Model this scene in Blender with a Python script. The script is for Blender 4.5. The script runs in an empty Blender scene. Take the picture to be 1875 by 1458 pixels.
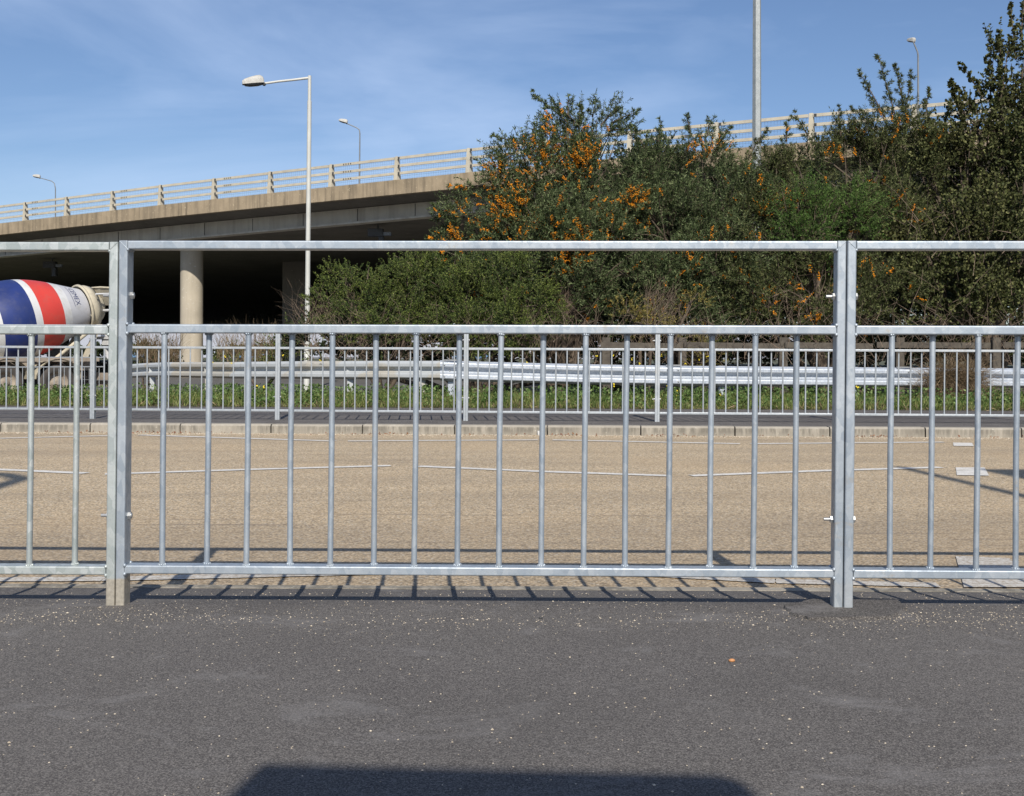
import bpy, math, random
import numpy as np
from mathutils import Vector, Matrix
PI = math.pi
rng = np.random.default_rng(7)
random.seed(7)
scene = bpy.context.scene

# ------------------------------------------------------------------ camera
F = 2050.0; PX = 1000.0; H0 = 650.0; CAMH = 0.696; ROLL = math.radians(0.14)
cam_d = bpy.data.cameras.new("camera"); cam = bpy.data.objects.new("camera", cam_d)
scene.collection.objects.link(cam); scene.camera = cam
cam_d.sensor_width = 36.0; cam_d.lens = 36.0 * F / 1875.0
cam_d.shift_x = -(PX - 937.5) / 1875.0
cam_d.shift_y = -(729.0 - H0) / 1875.0
cam_d.clip_start = 0.05; cam_d.clip_end = 6000
cam.matrix_world = Matrix.Translation((0, 0, CAMH)) @ Matrix.Rotation(PI / 2, 4, 'X') @ Matrix.Rotation(ROLL, 4, 'Z')

# ------------------------------------------------------------------ world and sun
SUN_EL = math.radians(37.5); SUN_AZ = math.atan(0.117)      # sun behind the camera, a little to the right
w = bpy.data.worlds.new("World"); scene.world = w; w.use_nodes = True
nt = w.node_tree; nt.nodes.clear()
out = nt.nodes.new("ShaderNodeOutputWorld"); bg = nt.nodes.new("ShaderNodeBackground")
sky = nt.nodes.new("ShaderNodeTexSky"); sky.sky_type = 'NISHITA'; sky.sun_disc = False
sky.sun_elevation = SUN_EL
sky.sun_rotation = PI - SUN_AZ
sky.air_density = 1.0; sky.dust_density = 0.6; sky.ozone_density = 3.5
bg.inputs[1].default_value = 0.072
tc = nt.nodes.new("ShaderNodeTexCoord")
mp = nt.nodes.new("ShaderNodeMapping"); mp.inputs['Rotation'].default_value = (0.1, 0.62, 0.2); mp.inputs['Scale'].default_value = (1.4, 1.4, 6.0)
ns = nt.nodes.new("ShaderNodeTexNoise"); ns.inputs['Scale'].default_value = 1.5; ns.inputs['Detail'].default_value = 7; ns.inputs['Roughness'].default_value = 0.55; ns.inputs['Distortion'].default_value = 0.5
rp = nt.nodes.new("ShaderNodeMapRange"); rp.inputs[1].default_value = 0.42; rp.inputs[2].default_value = 0.80; rp.inputs[3].default_value = 0.0; rp.inputs[4].default_value = 0.50
n2 = nt.nodes.new("ShaderNodeTexNoise"); n2.inputs['Scale'].default_value = 5.5; n2.inputs['Detail'].default_value = 5
m2 = nt.nodes.new("ShaderNodeMapping"); m2.inputs['Scale'].default_value = (1.0, 1.0, 2.3)
r2 = nt.nodes.new("ShaderNodeMapRange"); r2.inputs[1].default_value = 0.60; r2.inputs[2].default_value = 0.78; r2.inputs[4].default_value = 0.16
add = nt.nodes.new("ShaderNodeMath"); add.operation = 'ADD'; add.use_clamp = True
mix = nt.nodes.new("ShaderNodeMix"); mix.data_type = 'RGBA'
mix.inputs[7].default_value = (7.3, 8.7, 10.6, 1)
L = nt.links.new
L(tc.outputs['Generated'], mp.inputs[0]); L(mp.outputs[0], ns.inputs['Vector']); L(ns.outputs['Fac'], rp.inputs[0])
L(tc.outputs['Generated'], m2.inputs[0]); L(m2.outputs[0], n2.inputs['Vector']); L(n2.outputs['Fac'], r2.inputs[0])
L(rp.outputs[0], add.inputs[0]); L(r2.outputs[0], add.inputs[1])
L(add.outputs[0], mix.inputs[0]); L(sky.outputs[0], mix.inputs[6]); tint = nt.nodes.new("ShaderNodeMix"); tint.data_type = 'RGBA'; tint.blend_type = 'MULTIPLY'; tint.inputs[0].default_value = 1.0
tint.inputs[7].default_value = (1.08, 1.10, 1.20, 1); L(mix.outputs[2], tint.inputs[6]); L(tint.outputs[2], bg.inputs[0]); L(bg.outputs[0], out.inputs[0])

sd = bpy.data.lights.new("sun", 'SUN'); sd.energy = 4.5; sd.angle = math.radians(0.53); sd.color = (1.0, 0.94, 0.84)
sun = bpy.data.objects.new("sun", sd); scene.collection.objects.link(sun)
ldir = Vector((-math.sin(SUN_AZ) * math.cos(SUN_EL), math.cos(SUN_AZ) * math.cos(SUN_EL), -math.sin(SUN_EL)))
sun.rotation_euler = ldir.to_track_quat('-Z', 'Y').to_euler(); sun.location = (4, -20, 20)

scene.view_settings.view_transform = 'Standard'; scene.view_settings.look = 'None'
scene.view_settings.exposure = 0.30; scene.view_settings.gamma = 1.0
scene.cycles.max_bounces = 6; scene.cycles.transparent_max_bounces = 8

# ------------------------------------------------------------------ coordinates
CR, SR = math.cos(ROLL), math.sin(ROLL)
def W(x, y, d):
    """photo pixel + distance -> world point"""
    dx, dy = x - PX, y - H0
    lx = dx * CR + dy * SR; ly = dy * CR - dx * SR
    return Vector((lx / F * d, d, CAMH - ly / F * d))
def G(x, y, z=0.0):
    """photo pixel on a horizontal plane at height z -> world point"""
    dx, dy = x - PX, y - H0
    ly = dy * CR - dx * SR
    d = (CAMH - z) * F / ly
    return W(x, y, d)

# ------------------------------------------------------------------ object helpers
C = scene.collection
def tag(o, label=None, cat=None, group=None, kind=None):
    if label: o['label'] = label
    if cat: o['category'] = cat
    if group: o['group'] = group
    if kind: o['kind'] = kind
    return o
def empty(name, loc=(0, 0, 0), rot=(0, 0, 0)):
    o = bpy.data.objects.new(name, None); C.objects.link(o); o.location = loc; o.rotation_euler = rot
    o.empty_display_size = 0.2
    return o
def copy_tree(o, parent=None):
    c = o.copy(); C.objects.link(c); c.parent = parent
    for ch in list(KIDS.get(o.name, [])):
        cc = copy_tree(ch, c)
        KIDS.setdefault(c.name, []).append(cc)
    return c
KIDS = {}
class MB:
    def __init__(s): s.v = []; s.f = []; s.mi = []; s.sm = []
    def add(s, vs, fs, mi=0, smooth=False):
        b = len(s.v); s.v += [tuple(v) for v in vs]
        for f in fs: s.f.append([b + i for i in f]); s.mi.append(mi); s.sm.append(smooth)
        return s
    def box(s, x0, x1, y0, y1, z0, z1, mi=0, M=None):
        vs = [Vector(p) for p in ((x0,y0,z0),(x1,y0,z0),(x1,y1,z0),(x0,y1,z0),(x0,y0,z1),(x1,y0,z1),(x1,y1,z1),(x0,y1,z1))]
        if M: vs = [M @ v for v in vs]
        return s.add(vs, [(0,3,2,1),(4,5,6,7),(0,1,5,4),(1,2,6,5),(2,3,7,6),(3,0,4,7)], mi)
    def rbox(s, x0, x1, y0, y1, z0, z1, r, axis, mi=0, seg=3, shear=0.0):
        """rounded tube section running along axis 0/1/2"""
        lim = [(x0,x1),(y0,y1),(z0,z1)]; a, b = [k for k in range(3) if k != axis]
        ring = []
        for cx, cy, st in ((lim[a][1]-r, lim[b][1]-r, 0), (lim[a][0]+r, lim[b][1]-r, 1), (lim[a][0]+r, lim[b][0]+r, 2), (lim[a][1]-r, lim[b][0]+r, 3)):
            for k in range(seg + 1):
                t = (st + k / seg) * PI / 2; ring.append((cx + r * math.cos(t), cy + r * math.sin(t)))
        n = len(ring); vs = []
        for e in lim[axis]:
            for p, q in ring:
                c = [0, 0, 0]; c[axis] = e; c[a] = p; c[b] = q
                c[0] += shear * c[2]; vs.append(c)
        fs = [(i, (i+1) % n, n + (i+1) % n, n + i) for i in range(n)]
        b0 = len(s.v); s.add(vs, fs, mi, True)
        for i in range(n):
            if i % (seg + 1) == seg: s.sm[len(s.sm) - n + i] = False
        s.add(vs[:n], [tuple(range(n))[::-1]], mi); s.add(vs[n:], [tuple(range(n))], mi)
        return s
    def tube(s, pts, rad, n=8, mi=0, caps=True, smooth=True):
        pts = [Vector(p) for p in pts]; m = len(pts)
        if not hasattr(rad, '__len__'): rad = [rad] * m
        vs = []; prev = None
        for i, p in enumerate(pts):
            t = (pts[min(i+1, m-1)] - pts[max(i-1, 0)]).normalized()
            u = prev - t * prev.dot(t) if prev else t.orthogonal()
            if u.length < 1e-6: u = t.orthogonal()
            u.normalize(); prev = u; q = t.cross(u)
            for k in range(n):
                a = 2 * PI * k / n; vs.append(p + (u * math.cos(a) + q * math.sin(a)) * rad[i])
        fs = [(i*n + k, i*n + (k+1) % n, (i+1)*n + (k+1) % n, (i+1)*n + k) for i in range(m-1) for k in range(n)]
        s.add(vs, fs, mi, smooth)
        if caps: s.add(vs[:n], [tuple(range(n))[::-1]], mi); s.add(vs[-n:], [tuple(range(n))], mi)
        return s
    def lathe(s, prof, M, n=32, mi=0, mis=None):
        """prof: list of (a, r) along local x"""
        vs = [M @ Vector((a, r * math.cos(2*PI*k/n), r * math.sin(2*PI*k/n))) for a, r in prof for k in range(n)]
        b = len(s.v); s.v += [tuple(v) for v in vs]
        for i in range(len(prof) - 1):
            for k in range(n):
                s.f.append([b+i*n+k, b+i*n+(k+1) % n, b+(i+1)*n+(k+1) % n, b+(i+1)*n+k]); s.mi.append(mis[i] if mis else mi); s.sm.append(True)
        return s
    def blob(s, c, r, n=8, mi=0, sc=(1, 1, 1)):
        vs = []; rows = max(4, n // 2)
        for i in range(rows + 1):
            th = PI * i / rows
            for k in range(n):
                a = 2 * PI * k / n
                vs.append((c[0] + r*sc[0]*math.sin(th)*math.cos(a), c[1] + r*sc[1]*math.sin(th)*math.sin(a), c[2] + r*sc[2]*math.cos(th)))
        fs = [(i*n+k, (i+1)*n+k, (i+1)*n+(k+1) % n, i*n+(k+1) % n) for i in range(rows) for k in range(n)]
        return s.add(vs, fs, mi, True)
    def sheet(s, a, b, c, d, mi=0): return s.add([a, b, c, d], [(0, 1, 2, 3)], mi)
    def build(s, name, mat, parent=None):
        me = bpy.data.meshes.new(name); me.from_pydata(s.v, [], s.f)
        for m in (mat if isinstance(mat, (list, tuple)) else [mat]): me.materials.append(m)
        me.polygons.foreach_set('material_index', s.mi); me.polygons.foreach_set('use_smooth', s.sm); me.update()
        o = bpy.data.objects.new(name, me); C.objects.link(o)
        if parent: o.parent = parent; KIDS.setdefault(parent.name, []).append(o)
        return o
def quads_object(name, verts, mat, parent=None, k=4, smooth=False):
    """verts: (N,k,3) array of loose k-gons, built in one go"""
    n = len(verts); me = bpy.data.meshes.new(name)
    me.vertices.add(n * k); me.vertices.foreach_set('co', np.ascontiguousarray(verts, dtype=np.float32).ravel())
    me.loops.add(n * k); me.loops.foreach_set('vertex_index', np.arange(n * k, dtype=np.int32))
    me.polygons.add(n); me.polygons.foreach_set('loop_start', np.arange(0, n * k, k, dtype=np.int32))
    me.materials.append(mat); me.update(calc_edges=True)
    o = bpy.data.objects.new(name, me); C.objects.link(o)
    if parent: o.parent = parent; KIDS.setdefault(parent.name, []).append(o)
    return o

# ------------------------------------------------------------------ materials
class N:
    def __init__(s, name):
        s.m = bpy.data.materials.new(name); s.m.use_nodes = True; s.t = s.m.node_tree
        s.b = s.t.nodes['Principled BSDF']; s.tc = s.t.nodes.new("ShaderNodeTexCoord")
        s.geo = None
    def link(s, a, b): s.t.links.new(a, b)
    def node(s, k, **kw):
        n = s.t.nodes.new(k)
        for a, v in kw.items(): setattr(n, a, v)
        return n
    def coord(s, scale=(1, 1, 1), rot=(0, 0, 0), world=False):
        mp = s.node("ShaderNodeMapping"); mp.inputs['Scale'].default_value = scale; mp.inputs['Rotation'].default_value = rot
        if world:
            g = s.node("ShaderNodeNewGeometry"); s.link(g.outputs['Position'], mp.inputs[0])
        else: s.link(s.tc.outputs['Object'], mp.inputs[0])
        return mp.outputs[0]
    def noise(s, S_, detail=4, rough=0.55, vec=None, dist=0.0, **kw):
        n = s.node("ShaderNodeTexNoise"); n.inputs['Scale'].default_value = S_; n.inputs['Detail'].default_value = detail
        n.inputs['Roughness'].default_value = rough; n.inputs['Distortion'].default_value = dist
        s.link(vec if vec is not None else s.coord(**kw), n.inputs['Vector']); return n.outputs['Fac']
    def voro(s, S_, vec=None, out='Distance', feature='F1', rnd=1.0, **kw):
        n = s.node("ShaderNodeTexVoronoi", feature=feature); n.inputs['Scale'].default_value = S_; n.inputs['Randomness'].default_value = rnd
        s.link(vec if vec is not None else s.coord(**kw), n.inputs['Vector']); return n.outputs[out]
    def rng(s, v, a, b, c=0.0, d=1.0):
        n = s.node("ShaderNodeMapRange"); s.link(v, n.inputs[0])
        for i, q in zip((1, 2, 3, 4), (a, b, c, d)): n.inputs[i].default_value = q
        return n.outputs[0]
    def mix(s, f, a, b, mode='MIX'):
        n = s.node("ShaderNodeMix", data_type='RGBA', blend_type=mode)
        if isinstance(f, (int, float)): n.inputs[0].default_value = f
        else: s.link(f, n.inputs[0])
        for i, q in ((6, a), (7, b)):
            if isinstance(q, tuple): n.inputs[i].default_value = (*q, 1)
            else: s.link(q, n.inputs[i])
        return n.outputs[2]
    def math(s, op, a, b=0.0):
        n = s.node("ShaderNodeMath", operation=op)
        for i, q in ((0, a), (1, b)):
            if isinstance(q, (int, float)): n.inputs[i].default_value = q
            else: s.link(q, n.inputs[i])
        return n.outputs[0]
    def sep(s, vec, ax):
        n = s.node("ShaderNodeSeparateXYZ"); s.link(vec, n.inputs[0]); return n.outputs[ax]
    def color(s, c):
        if isinstance(c, tuple): s.b.inputs['Base Color'].default_value = (*c, 1)
        else: s.link(c, s.b.inputs['Base Color'])
    def set(s, rough=0.8, metal=0.0, spec=0.5):
        if isinstance(rough, (int, float)): s.b.inputs['Roughness'].default_value = rough
        else: s.link(rough, s.b.inputs['Roughness'])
        s.b.inputs['Metallic'].default_value = metal; s.b.inputs['Specular IOR Level'].default_value = spec
    def bump(s, h, strength=0.3, dist=0.01):
        n = s.node("ShaderNodeBump"); n.inputs['Strength'].default_value = strength; n.inputs['Distance'].default_value = dist
        s.link(h, n.inputs['Height']); s.link(n.outputs[0], s.b.inputs['Normal'])

def mat_galv(name, a, b, spangle=0.3, metal=0.45, dusty=False, rough=0.42):
    n = N(name)
    v = n.node("ShaderNodeTexVoronoi"); v.inputs['Scale'].default_value = 55
    n.link(n.coord(scale=(1, 1, .55), world=True), v.inputs['Vector'])
    cell = n.sep(v.outputs['Color'], 0)
    big = n.noise(5.0, 5, world=True); fine = n.noise(60.0, 4, 0.7, world=True)
    c = n.mix(n.rng(big, .3, .7), a, b)
    c = n.mix(n.rng(cell, 0.15, 1.0, 0, spangle), c, (.78, .79, .78))
    c = n.mix(n.rng(fine, .5, .72, 0, .45), c, (.22, .245, .28))
    rs = n.math('MULTIPLY', n.rng(n.noise(9, 4, .7, world=True), .60, .70), n.rng(n.noise(70, 3, world=True), .45, .6))
    c = n.mix(n.math('MULTIPLY', rs, .35), c, (.40, .30, .17))
    specks = n.rng(n.voro(160, world=True), .0, .16, 1.0, 0)
    sp2 = n.math('MULTIPLY', specks, n.rng(n.noise(14, 2, world=True), .52, .6))
    c = n.mix(n.math('MULTIPLY', sp2, .6), c, (.30, .29, .27))
    if dusty:
        z = n.sep(n.coord(world=True), 2)
        wob = n.math('ADD', z, n.math('MULTIPLY', n.noise(30, 3, world=True), .012))
        xx = n.sep(n.coord(world=True), 0)
        c = n.mix(n.math('MULTIPLY', n.rng(wob, .076, .082, 1.0, 0.0), n.rng(xx, -.6, -.5, 1.0, .12)), c, n.mix(n.rng(n.noise(90, 4, world=True), .35, .7), (.46, .42, .35), (.33, .30, .25)))
    n.color(c); n.set(n.rng(fine, .3, .7, rough - .08, rough + .14), metal)
    n.bump(n.math('ADD', n.noise(40, 3, world=True), n.math('MULTIPLY', fine, .4)), .22, .002)
    return n.m
M = {}
M['galv'] = mat_galv('galvanised_steel', (.355, .405, .455), (.265, .31, .36), spangle=.20)
M['galv_post'] = mat_galv('galvanised_steel_dusty_foot', (.35, .395, .44), (.26, .30, .345), spangle=.22, dusty=True)
M['galv_old'] = mat_galv('weathered_galvanised_steel', (.33, .37, .365), (.42, .455, .435), spangle=.36)
M['galv_old_post'] = mat_galv('weathered_galvanised_steel_dusty_foot', (.33, .37, .365), (.42, .455, .435), spangle=.32, dusty=True)
M['galv_far'] = mat_galv('galvanised_steel_far', (.40, .43, .46), (.34, .37, .39), spangle=.15)
M['galv_new'] = mat_galv('bright_galvanised_beam', (.40, .44, .50), (.33, .37, .43), spangle=.3, metal=.3, rough=.46)
def mat_bolt():
    n = N('zinc_bolt'); n.color(n.mix(n.noise(80, 3), (.48, .49, .49), (.32, .32, .32))); n.set(.38, .6); return n.m
M['bolt'] = mat_bolt()
def mat_beam_old():
    n = N('dull_painted_barrier')
    c = n.mix(n.rng(n.noise(2.0, 5, world=True), .35, .65), (.42, .39, .33), (.36, .36, .34))
    c = n.mix(n.rng(n.noise(1.0, 2, world=True), .52, .56), c, (.40, .42, .43))
    st = n.noise(20, 5, .7, scale=(1, 1, .25), world=True)
    c = n.mix(n.rng(st, .58, .72, 0, .5), c, (.20, .17, .13)); n.color(c); n.set(.7, .1); return n.m
M['beam_old'] = mat_beam_old()

def mat_pavement(name, base, base2):
    n = N(name); p = n.coord(world=True)
    fine = n.noise(300, 4, .85, vec=p); mid = n.noise(48, 4, .7, vec=p); big = n.noise(1.3, 5, .6, vec=p, dist=.4)
    c = n.mix(n.rng(big, .35, .68), base, base2)
    c = n.mix(n.rng(mid, .42, .62, 0, .45), c, (.070, .064, .060))
    c = n.mix(n.rng(fine, .51, .64, 0, .8), c, (.30, .275, .25))
    c = n.mix(n.rng(fine, .38, .49, .92, 0), c, (.022, .020, .019))
    vv = n.node("ShaderNodeTexVoronoi"); vv.inputs['Scale'].default_value = 270; n.link(p, vv.inputs['Vector']); cr = n.sep(vv.outputs['Color'], 0)
    c = n.mix(n.rng(cr, .60, 1.0, 0, .46), c, (.235, .218, .20))
    c = n.mix(n.rng(cr, 0, .35, .52, 0), c, (.030, .027, .026))
    # pale dusty scuffs
    sc = n.noise(2.6, 8, .72, scale=(1, 1.5, 1), rot=(0, 0, -.5), world=True, dist=.5)
    c = n.mix(n.rng(sc, .54, .70, 0, .60), c, (.20, .19, .185))
    c = n.mix(n.rng(n.noise(.55, 4, .6, vec=p, dist=.8), .52, .66, 0, .35), c, (.055, .05, .047))
    # light chips bedded in the surface
    v = n.node("ShaderNodeTexVoronoi"); v.inputs['Scale'].default_value = 150; n.link(p, v.inputs['Vector'])
    chip = n.math('MULTIPLY', n.rng(v.outputs['Distance'], .12, .2, 1, 0), n.rng(n.sep(v.outputs['Color'], 1), .93, .95))
    c = n.mix(n.math('MULTIPLY', chip, .55), c, (.42, .38, .32))
    n.color(c); n.set(.85, 0, .3); n.bump(n.math('ADD', fine, cr), .30, .0015)
    return n.m
M['pavement'] = mat_pavement('dark_tarmac_footway', (.080, .073, .069), (.112, .103, .097))
M['pavement_far'] = mat_pavement('dark_tarmac_far_footway', (.085, .076, .074), (.105, .096, .093))
M['patch'] = mat_pavement('reinstated_tarmac', (.048, .043, .040), (.062, .056, .052))
def mat_road():
    n = N('tan_aggregate_road'); p = n.coord(world=True)
    v = n.node("ShaderNodeTexVoronoi"); v.inputs['Scale'].default_value = 105; n.link(p, v.inputs['Vector'])
    cellr = n.sep(v.outputs['Color'], 0); fine = n.noise(260, 3, .7, vec=p)
    c = n.mix(cellr, (.245, .185, .113), (.72, .56, .365))
    c = n.mix(n.rng(n.sep(v.outputs['Color'], 2), .6, 1, 0, .7), c, (.52, .415, .272))
    c = n.mix(n.rng(n.sep(v.outputs['Color'], 1), .85, .9, 0, .7), c, (.58, .52, .42))
    c = n.mix(n.rng(v.outputs['Distance'], .40, .8, 0, .6), c, (.10, .08, .06))
    y = n.noise(1.0, 5, .65, scale=(.16, 1.5, 1), world=True, dist=.3)
    c = n.mix(n.rng(y, .44, .68, 0, .42), c, (.22, .175, .125))
    st = n.noise(1.0, 6, .7, scale=(.35, 9, 1), world=True, dist=.2)
    c = n.mix(n.rng(st, .60, .68, 0, .5), c, (.13, .105, .085))
    yy = n.sep(p, 1)
    wide = n.math('MULTIPLY', n.rng(yy, 3.4, 6.2, 1, 0), .38)
    c = n.mix(wide, c, (.15, .12, .092))
    warm = n.noise(.7, 4, world=True); c = n.mix(n.rng(warm, .5, .7, 0, .25), c, (.46, .33, .19))
    n.color(c); n.set(.82, 0, .35); n.bump(n.math('ADD', n.rng(v.outputs['Distance'], 0, .8, 1, 0), n.math('MULTIPLY', fine, .5)), .4, .005)
    return n.m
M['road'] = mat_road()
def mat_concrete(name, a, b, stain, scale=1.0, streak=.5, rot=0.0):
    n = N(name)
    big = n.noise(1.1 * scale, 6, .6, world=True); fine = n.noise(30 * scale, 5, .7, world=True)
    st = n.noise(1.0, 5, .65, scale=(3.2 * scale, 3.2 * scale, .22 * scale), world=True)
    c = n.mix(n.rng(big, .35, .68), a, b)
    c = n.mix(n.rng(st, .46, .68, 0, streak), c, stain)
    c = n.mix(n.rng(fine, .55, .8, 0, .35), c, tuple(q * 1.35 for q in a))
    c = n.mix(n.math('MULTIPLY', n.rng(n.noise(9 * scale, 3, .6, world=True), .64, .70), .5), c, tuple(min(.6, q * 1.9) for q in a))
    n.color(c); n.set(.9, 0, .25); n.bump(fine, .3, .01); return n
def cm(*a, **k): return mat_concrete(*a, **k).m
M['fascia'] = cm('brown_weathered_concrete', (.34, .27, .185), (.25, .20, .135), (.11, .09, .065), 1.2, .8)
M['beamc'] = cm('grey_bridge_concrete', (.60, .57, .50), (.50, .47, .42), (.30, .27, .23), .8, .5)
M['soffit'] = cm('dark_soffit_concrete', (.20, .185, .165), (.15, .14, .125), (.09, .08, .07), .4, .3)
M['column'] = cm('column_concrete', (.42, .37, .29), (.35, .31, .245), (.24, .21, .16), .9, .35)
def mat_kerb():
    n = mat_concrete('kerb_concrete', (.34, .31, .26), (.27, .245, .205), (.22, .195, .16), 5, .3)
    base = n.b.inputs['Base Color'].links[0].from_socket
    z = n.sep(n.coord(world=True), 2)
    band = n.math('MULTIPLY', n.rng(z, -.09, -.05, .4, 1), n.rng(z, -.022, -.008, 1, 0))
    st = n.noise(1.0, 4, .7, scale=(22, 22, 3), world=True)
    patch = n.noise(1.0, 3, .6, scale=(1.1, 1.1, .3), world=True)
    mask = n.math('MULTIPLY', n.math('MULTIPLY', band, n.rng(st, .38, .56)), n.rng(patch, .36, .46))
    n.color(n.mix(n.math('MULTIPLY', mask, .75), base, (.13, .12, .10)))
    return n.m
M['kerb'] = mat_kerb()
def mat_paint_white():
    n = N('worn_white_road_paint'); p = n.coord(world=True)
    c = n.mix(n.rng(n.noise(40, 5, .7, vec=p), .5, .68), (.64, .62, .58), (.42, .37, .29))
    c = n.mix(n.rng(n.noise(1, 5, .7, scale=(3, 45, 1), world=True), .58, .68), c, (.18, .17, .16))
    n.color(c); n.set(.7); n.bump(n.noise(150, 3, vec=p), .4, .004); return n.m
M['mark'] = mat_paint_white()
def mat_paint_worn():
    n = N('very_worn_white_road_paint'); p = n.coord(world=True)
    c = n.mix(n.rng(n.noise(55, 5, .75, vec=p), .42, .60), (.54, .52, .48), (.33, .28, .22))
    c = n.mix(n.rng(n.noise(1, 6, .75, scale=(2.5, 60, 1), world=True), .54, .64, 0, .8), c, (.20, .17, .14))
    n.color(c); n.set(.75); n.bump(n.noise(150, 3, vec=p), .4, .004); return n.m
M['mark_worn'] = mat_paint_worn()
def mat_simple(name, a, b=None, rough=.6, metal=0, scale=6, spec=.5, bump=0, dirt=None):
    n = N(name)
    c = n.mix(n.rng(n.noise(scale, 5, world=False), .35, .65), a, b or tuple(q * .8 for q in a))
    if dirt: c = n.mix(n.rng(n.noise(scale * 2.3, 6, .7), .5, .72, 0, .7), c, dirt)
    n.color(c); n.set(rough, metal, spec)
    if bump: n.bump(n.noise(scale * 8, 4), bump, .01)
    return n.m
M['rail_cream'] = mat_simple('cream_parapet_paint', (.50, .455, .36), (.42, .38, .30), .6, 0, 1.5, dirt=(.30, .27, .21))
M['dark'] = mat_simple('dark_fitting', (.05, .05, .05), rough=.6)
M['mesh_wire'] = mat_simple('mesh_wire', (.22, .25, .30), rough=.5, metal=.3)
M['lamp_white'] = mat_simple('white_lamp_column_paint', (.50, .50, .465), (.43, .43, .40), .5, 0, 2)
M['lamp_grey'] = mat_simple('grey_lamp_column', (.20, .21, .22), (.15, .16, .17), .5, .3, 2)
M['pole_galv'] = mat_galv('galvanised_mast', (.27, .29, .29), (.21, .23, .23), spangle=.15, metal=.2)
M['lamp_lens'] = mat_simple('lamp_underside', (.05, .055, .06), rough=.25)
M['lamp_head'] = mat_simple('ribbed_lamp_canopy', (.36, .35, .32), (.46, .45, .42), .6, 0, 10, dirt=(.28, .25, .22))
M['timber'] = mat_simple('weathered_timber', (.095, .082, .064), (.06, .05, .04), .9, 0, 9, bump=.4)
M['bark'] = mat_simple('grey_brown_bark', (.11, .085, .06), (.07, .052, .038), .9, 0, 12, bump=.5)
M['twig_pale'] = mat_simple('pale_dead_twigs', (.21, .155, .11), (.13, .095, .07), .9, 0, 3)
M['soil'] = mat_simple('verge_soil', (.10, .075, .05), (.06, .055, .03), .95, 0, 3, bump=.6)
M['ground'] = mat_simple('rough_ground', (.09, .085, .05), (.06, .07, .035), .95, 0, .2, bump=.4)
M['side_road'] = mat_simple('side_road_tarmac', (.12, .115, .11), (.09, .085, .08), .85, 0, 1.5)
def mat_leaf(name, a, b, c3, scale=.9, rough=.55, trans=.16, v=.35):
    n = N(name); g = n.node("ShaderNodeNewGeometry")
    r = g.outputs['Random Per Island']
    c = n.mix(n.rng(n.noise(scale, 3, world=True), .35, .65), a, b)
    c = n.mix(n.rng(r, .55, 1.0, 0, .8), c, c3)
    h = n.node("ShaderNodeHueSaturation"); n.link(c, h.inputs['Color']); n.link(n.rng(r, 0, 1, 1 - v, 1 + v), h.inputs['Value'])
    n.color(h.outputs[0]); n.set(rough + .1, 0, .14)
    tr = n.node("ShaderNodeBsdfTranslucent"); n.link(h.outputs[0], tr.inputs[0])
    ms = n.node("ShaderNodeMixShader"); ms.inputs[0].default_value = trans
    o = [q for q in n.t.nodes if q.type == 'OUTPUT_MATERIAL'][0]
    n.link(n.b.outputs[0], ms.inputs[1]); n.link(tr.outputs[0], ms.inputs[2]); n.link(ms.outputs[0], o.inputs[0])
    return n.m
M['buck'] = mat_leaf('buckthorn_leaf', (.042, .064, .022), (.062, .088, .034), (.15, .175, .085), 1.1, v=.55)
M['buck2'] = mat_leaf('buckthorn_leaf_olive', (.050, .064, .020), (.068, .084, .030), (.14, .145, .062), 1.1, v=.55)
M['gorse'] = mat_leaf('gorse_leaf', (.082, .115, .024), (.046, .078, .026), (.18, .205, .052), 1.6, v=.55)
M['willow'] = mat_leaf('willow_leaf', (.058, .115, .022), (.048, .092, .024), (.12, .18, .05), 1.2, v=.5)
M['poplar'] = mat_leaf('poplar_leaf', (.046, .060, .019), (.068, .072, .025), (.14, .14, .058), .8, v=.45)
M['ochre'] = mat_leaf('ochre_leaf', (.20, .17, .045), (.15, .14, .04), (.27, .21, .07), 2)
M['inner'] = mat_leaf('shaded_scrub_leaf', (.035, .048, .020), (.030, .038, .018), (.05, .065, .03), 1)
M['grass'] = mat_leaf('verge_grass', (.080, .130, .028), (.12, .150, .040), (.22, .20, .09), 1.9, v=.5)
M['weed'] = mat_leaf('weed_leaf', (.062, .115, .028), (.088, .145, .04), (.16, .20, .08), 1.9, v=.5)
M['drygrass'] = mat_leaf('dry_grass', (.19, .135, .08), (.14, .10, .06), (.28, .21, .13), 1.4)
M['berry'] = mat_leaf('orange_berry', (.85, .33, .022), (.80, .27, .02), (.95, .43, .045), 3, .35, .1, .2)
M['flower'] = mat_simple('yellow_flower', (.80, .62, .03), rough=.6)

# ------------------------------------------------------------------ setting: ground, roads, kerbs
def struct(name, mb, mat): return tag(mb.build(name, mat), kind='structure')
ROADZ = -0.094
def y_near(X): return 3.462 - 0.012 * X         # edge of the near footway
def y_kerb(X): return 11.0 - 0.044 * X          # face of the far kerb
def y_fence(X): return 11.93 - 0.0495 * X       # line of the far guardrail
def y_verge(X): return 14.6 - 0.055 * X

g = MB()
g.sheet((-3000, -3000, -.62), (3000, -3000, -.62), (3000, 4000, -.62), (-3000, 4000, -.62)); struct('ground', g, M['ground'])
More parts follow.
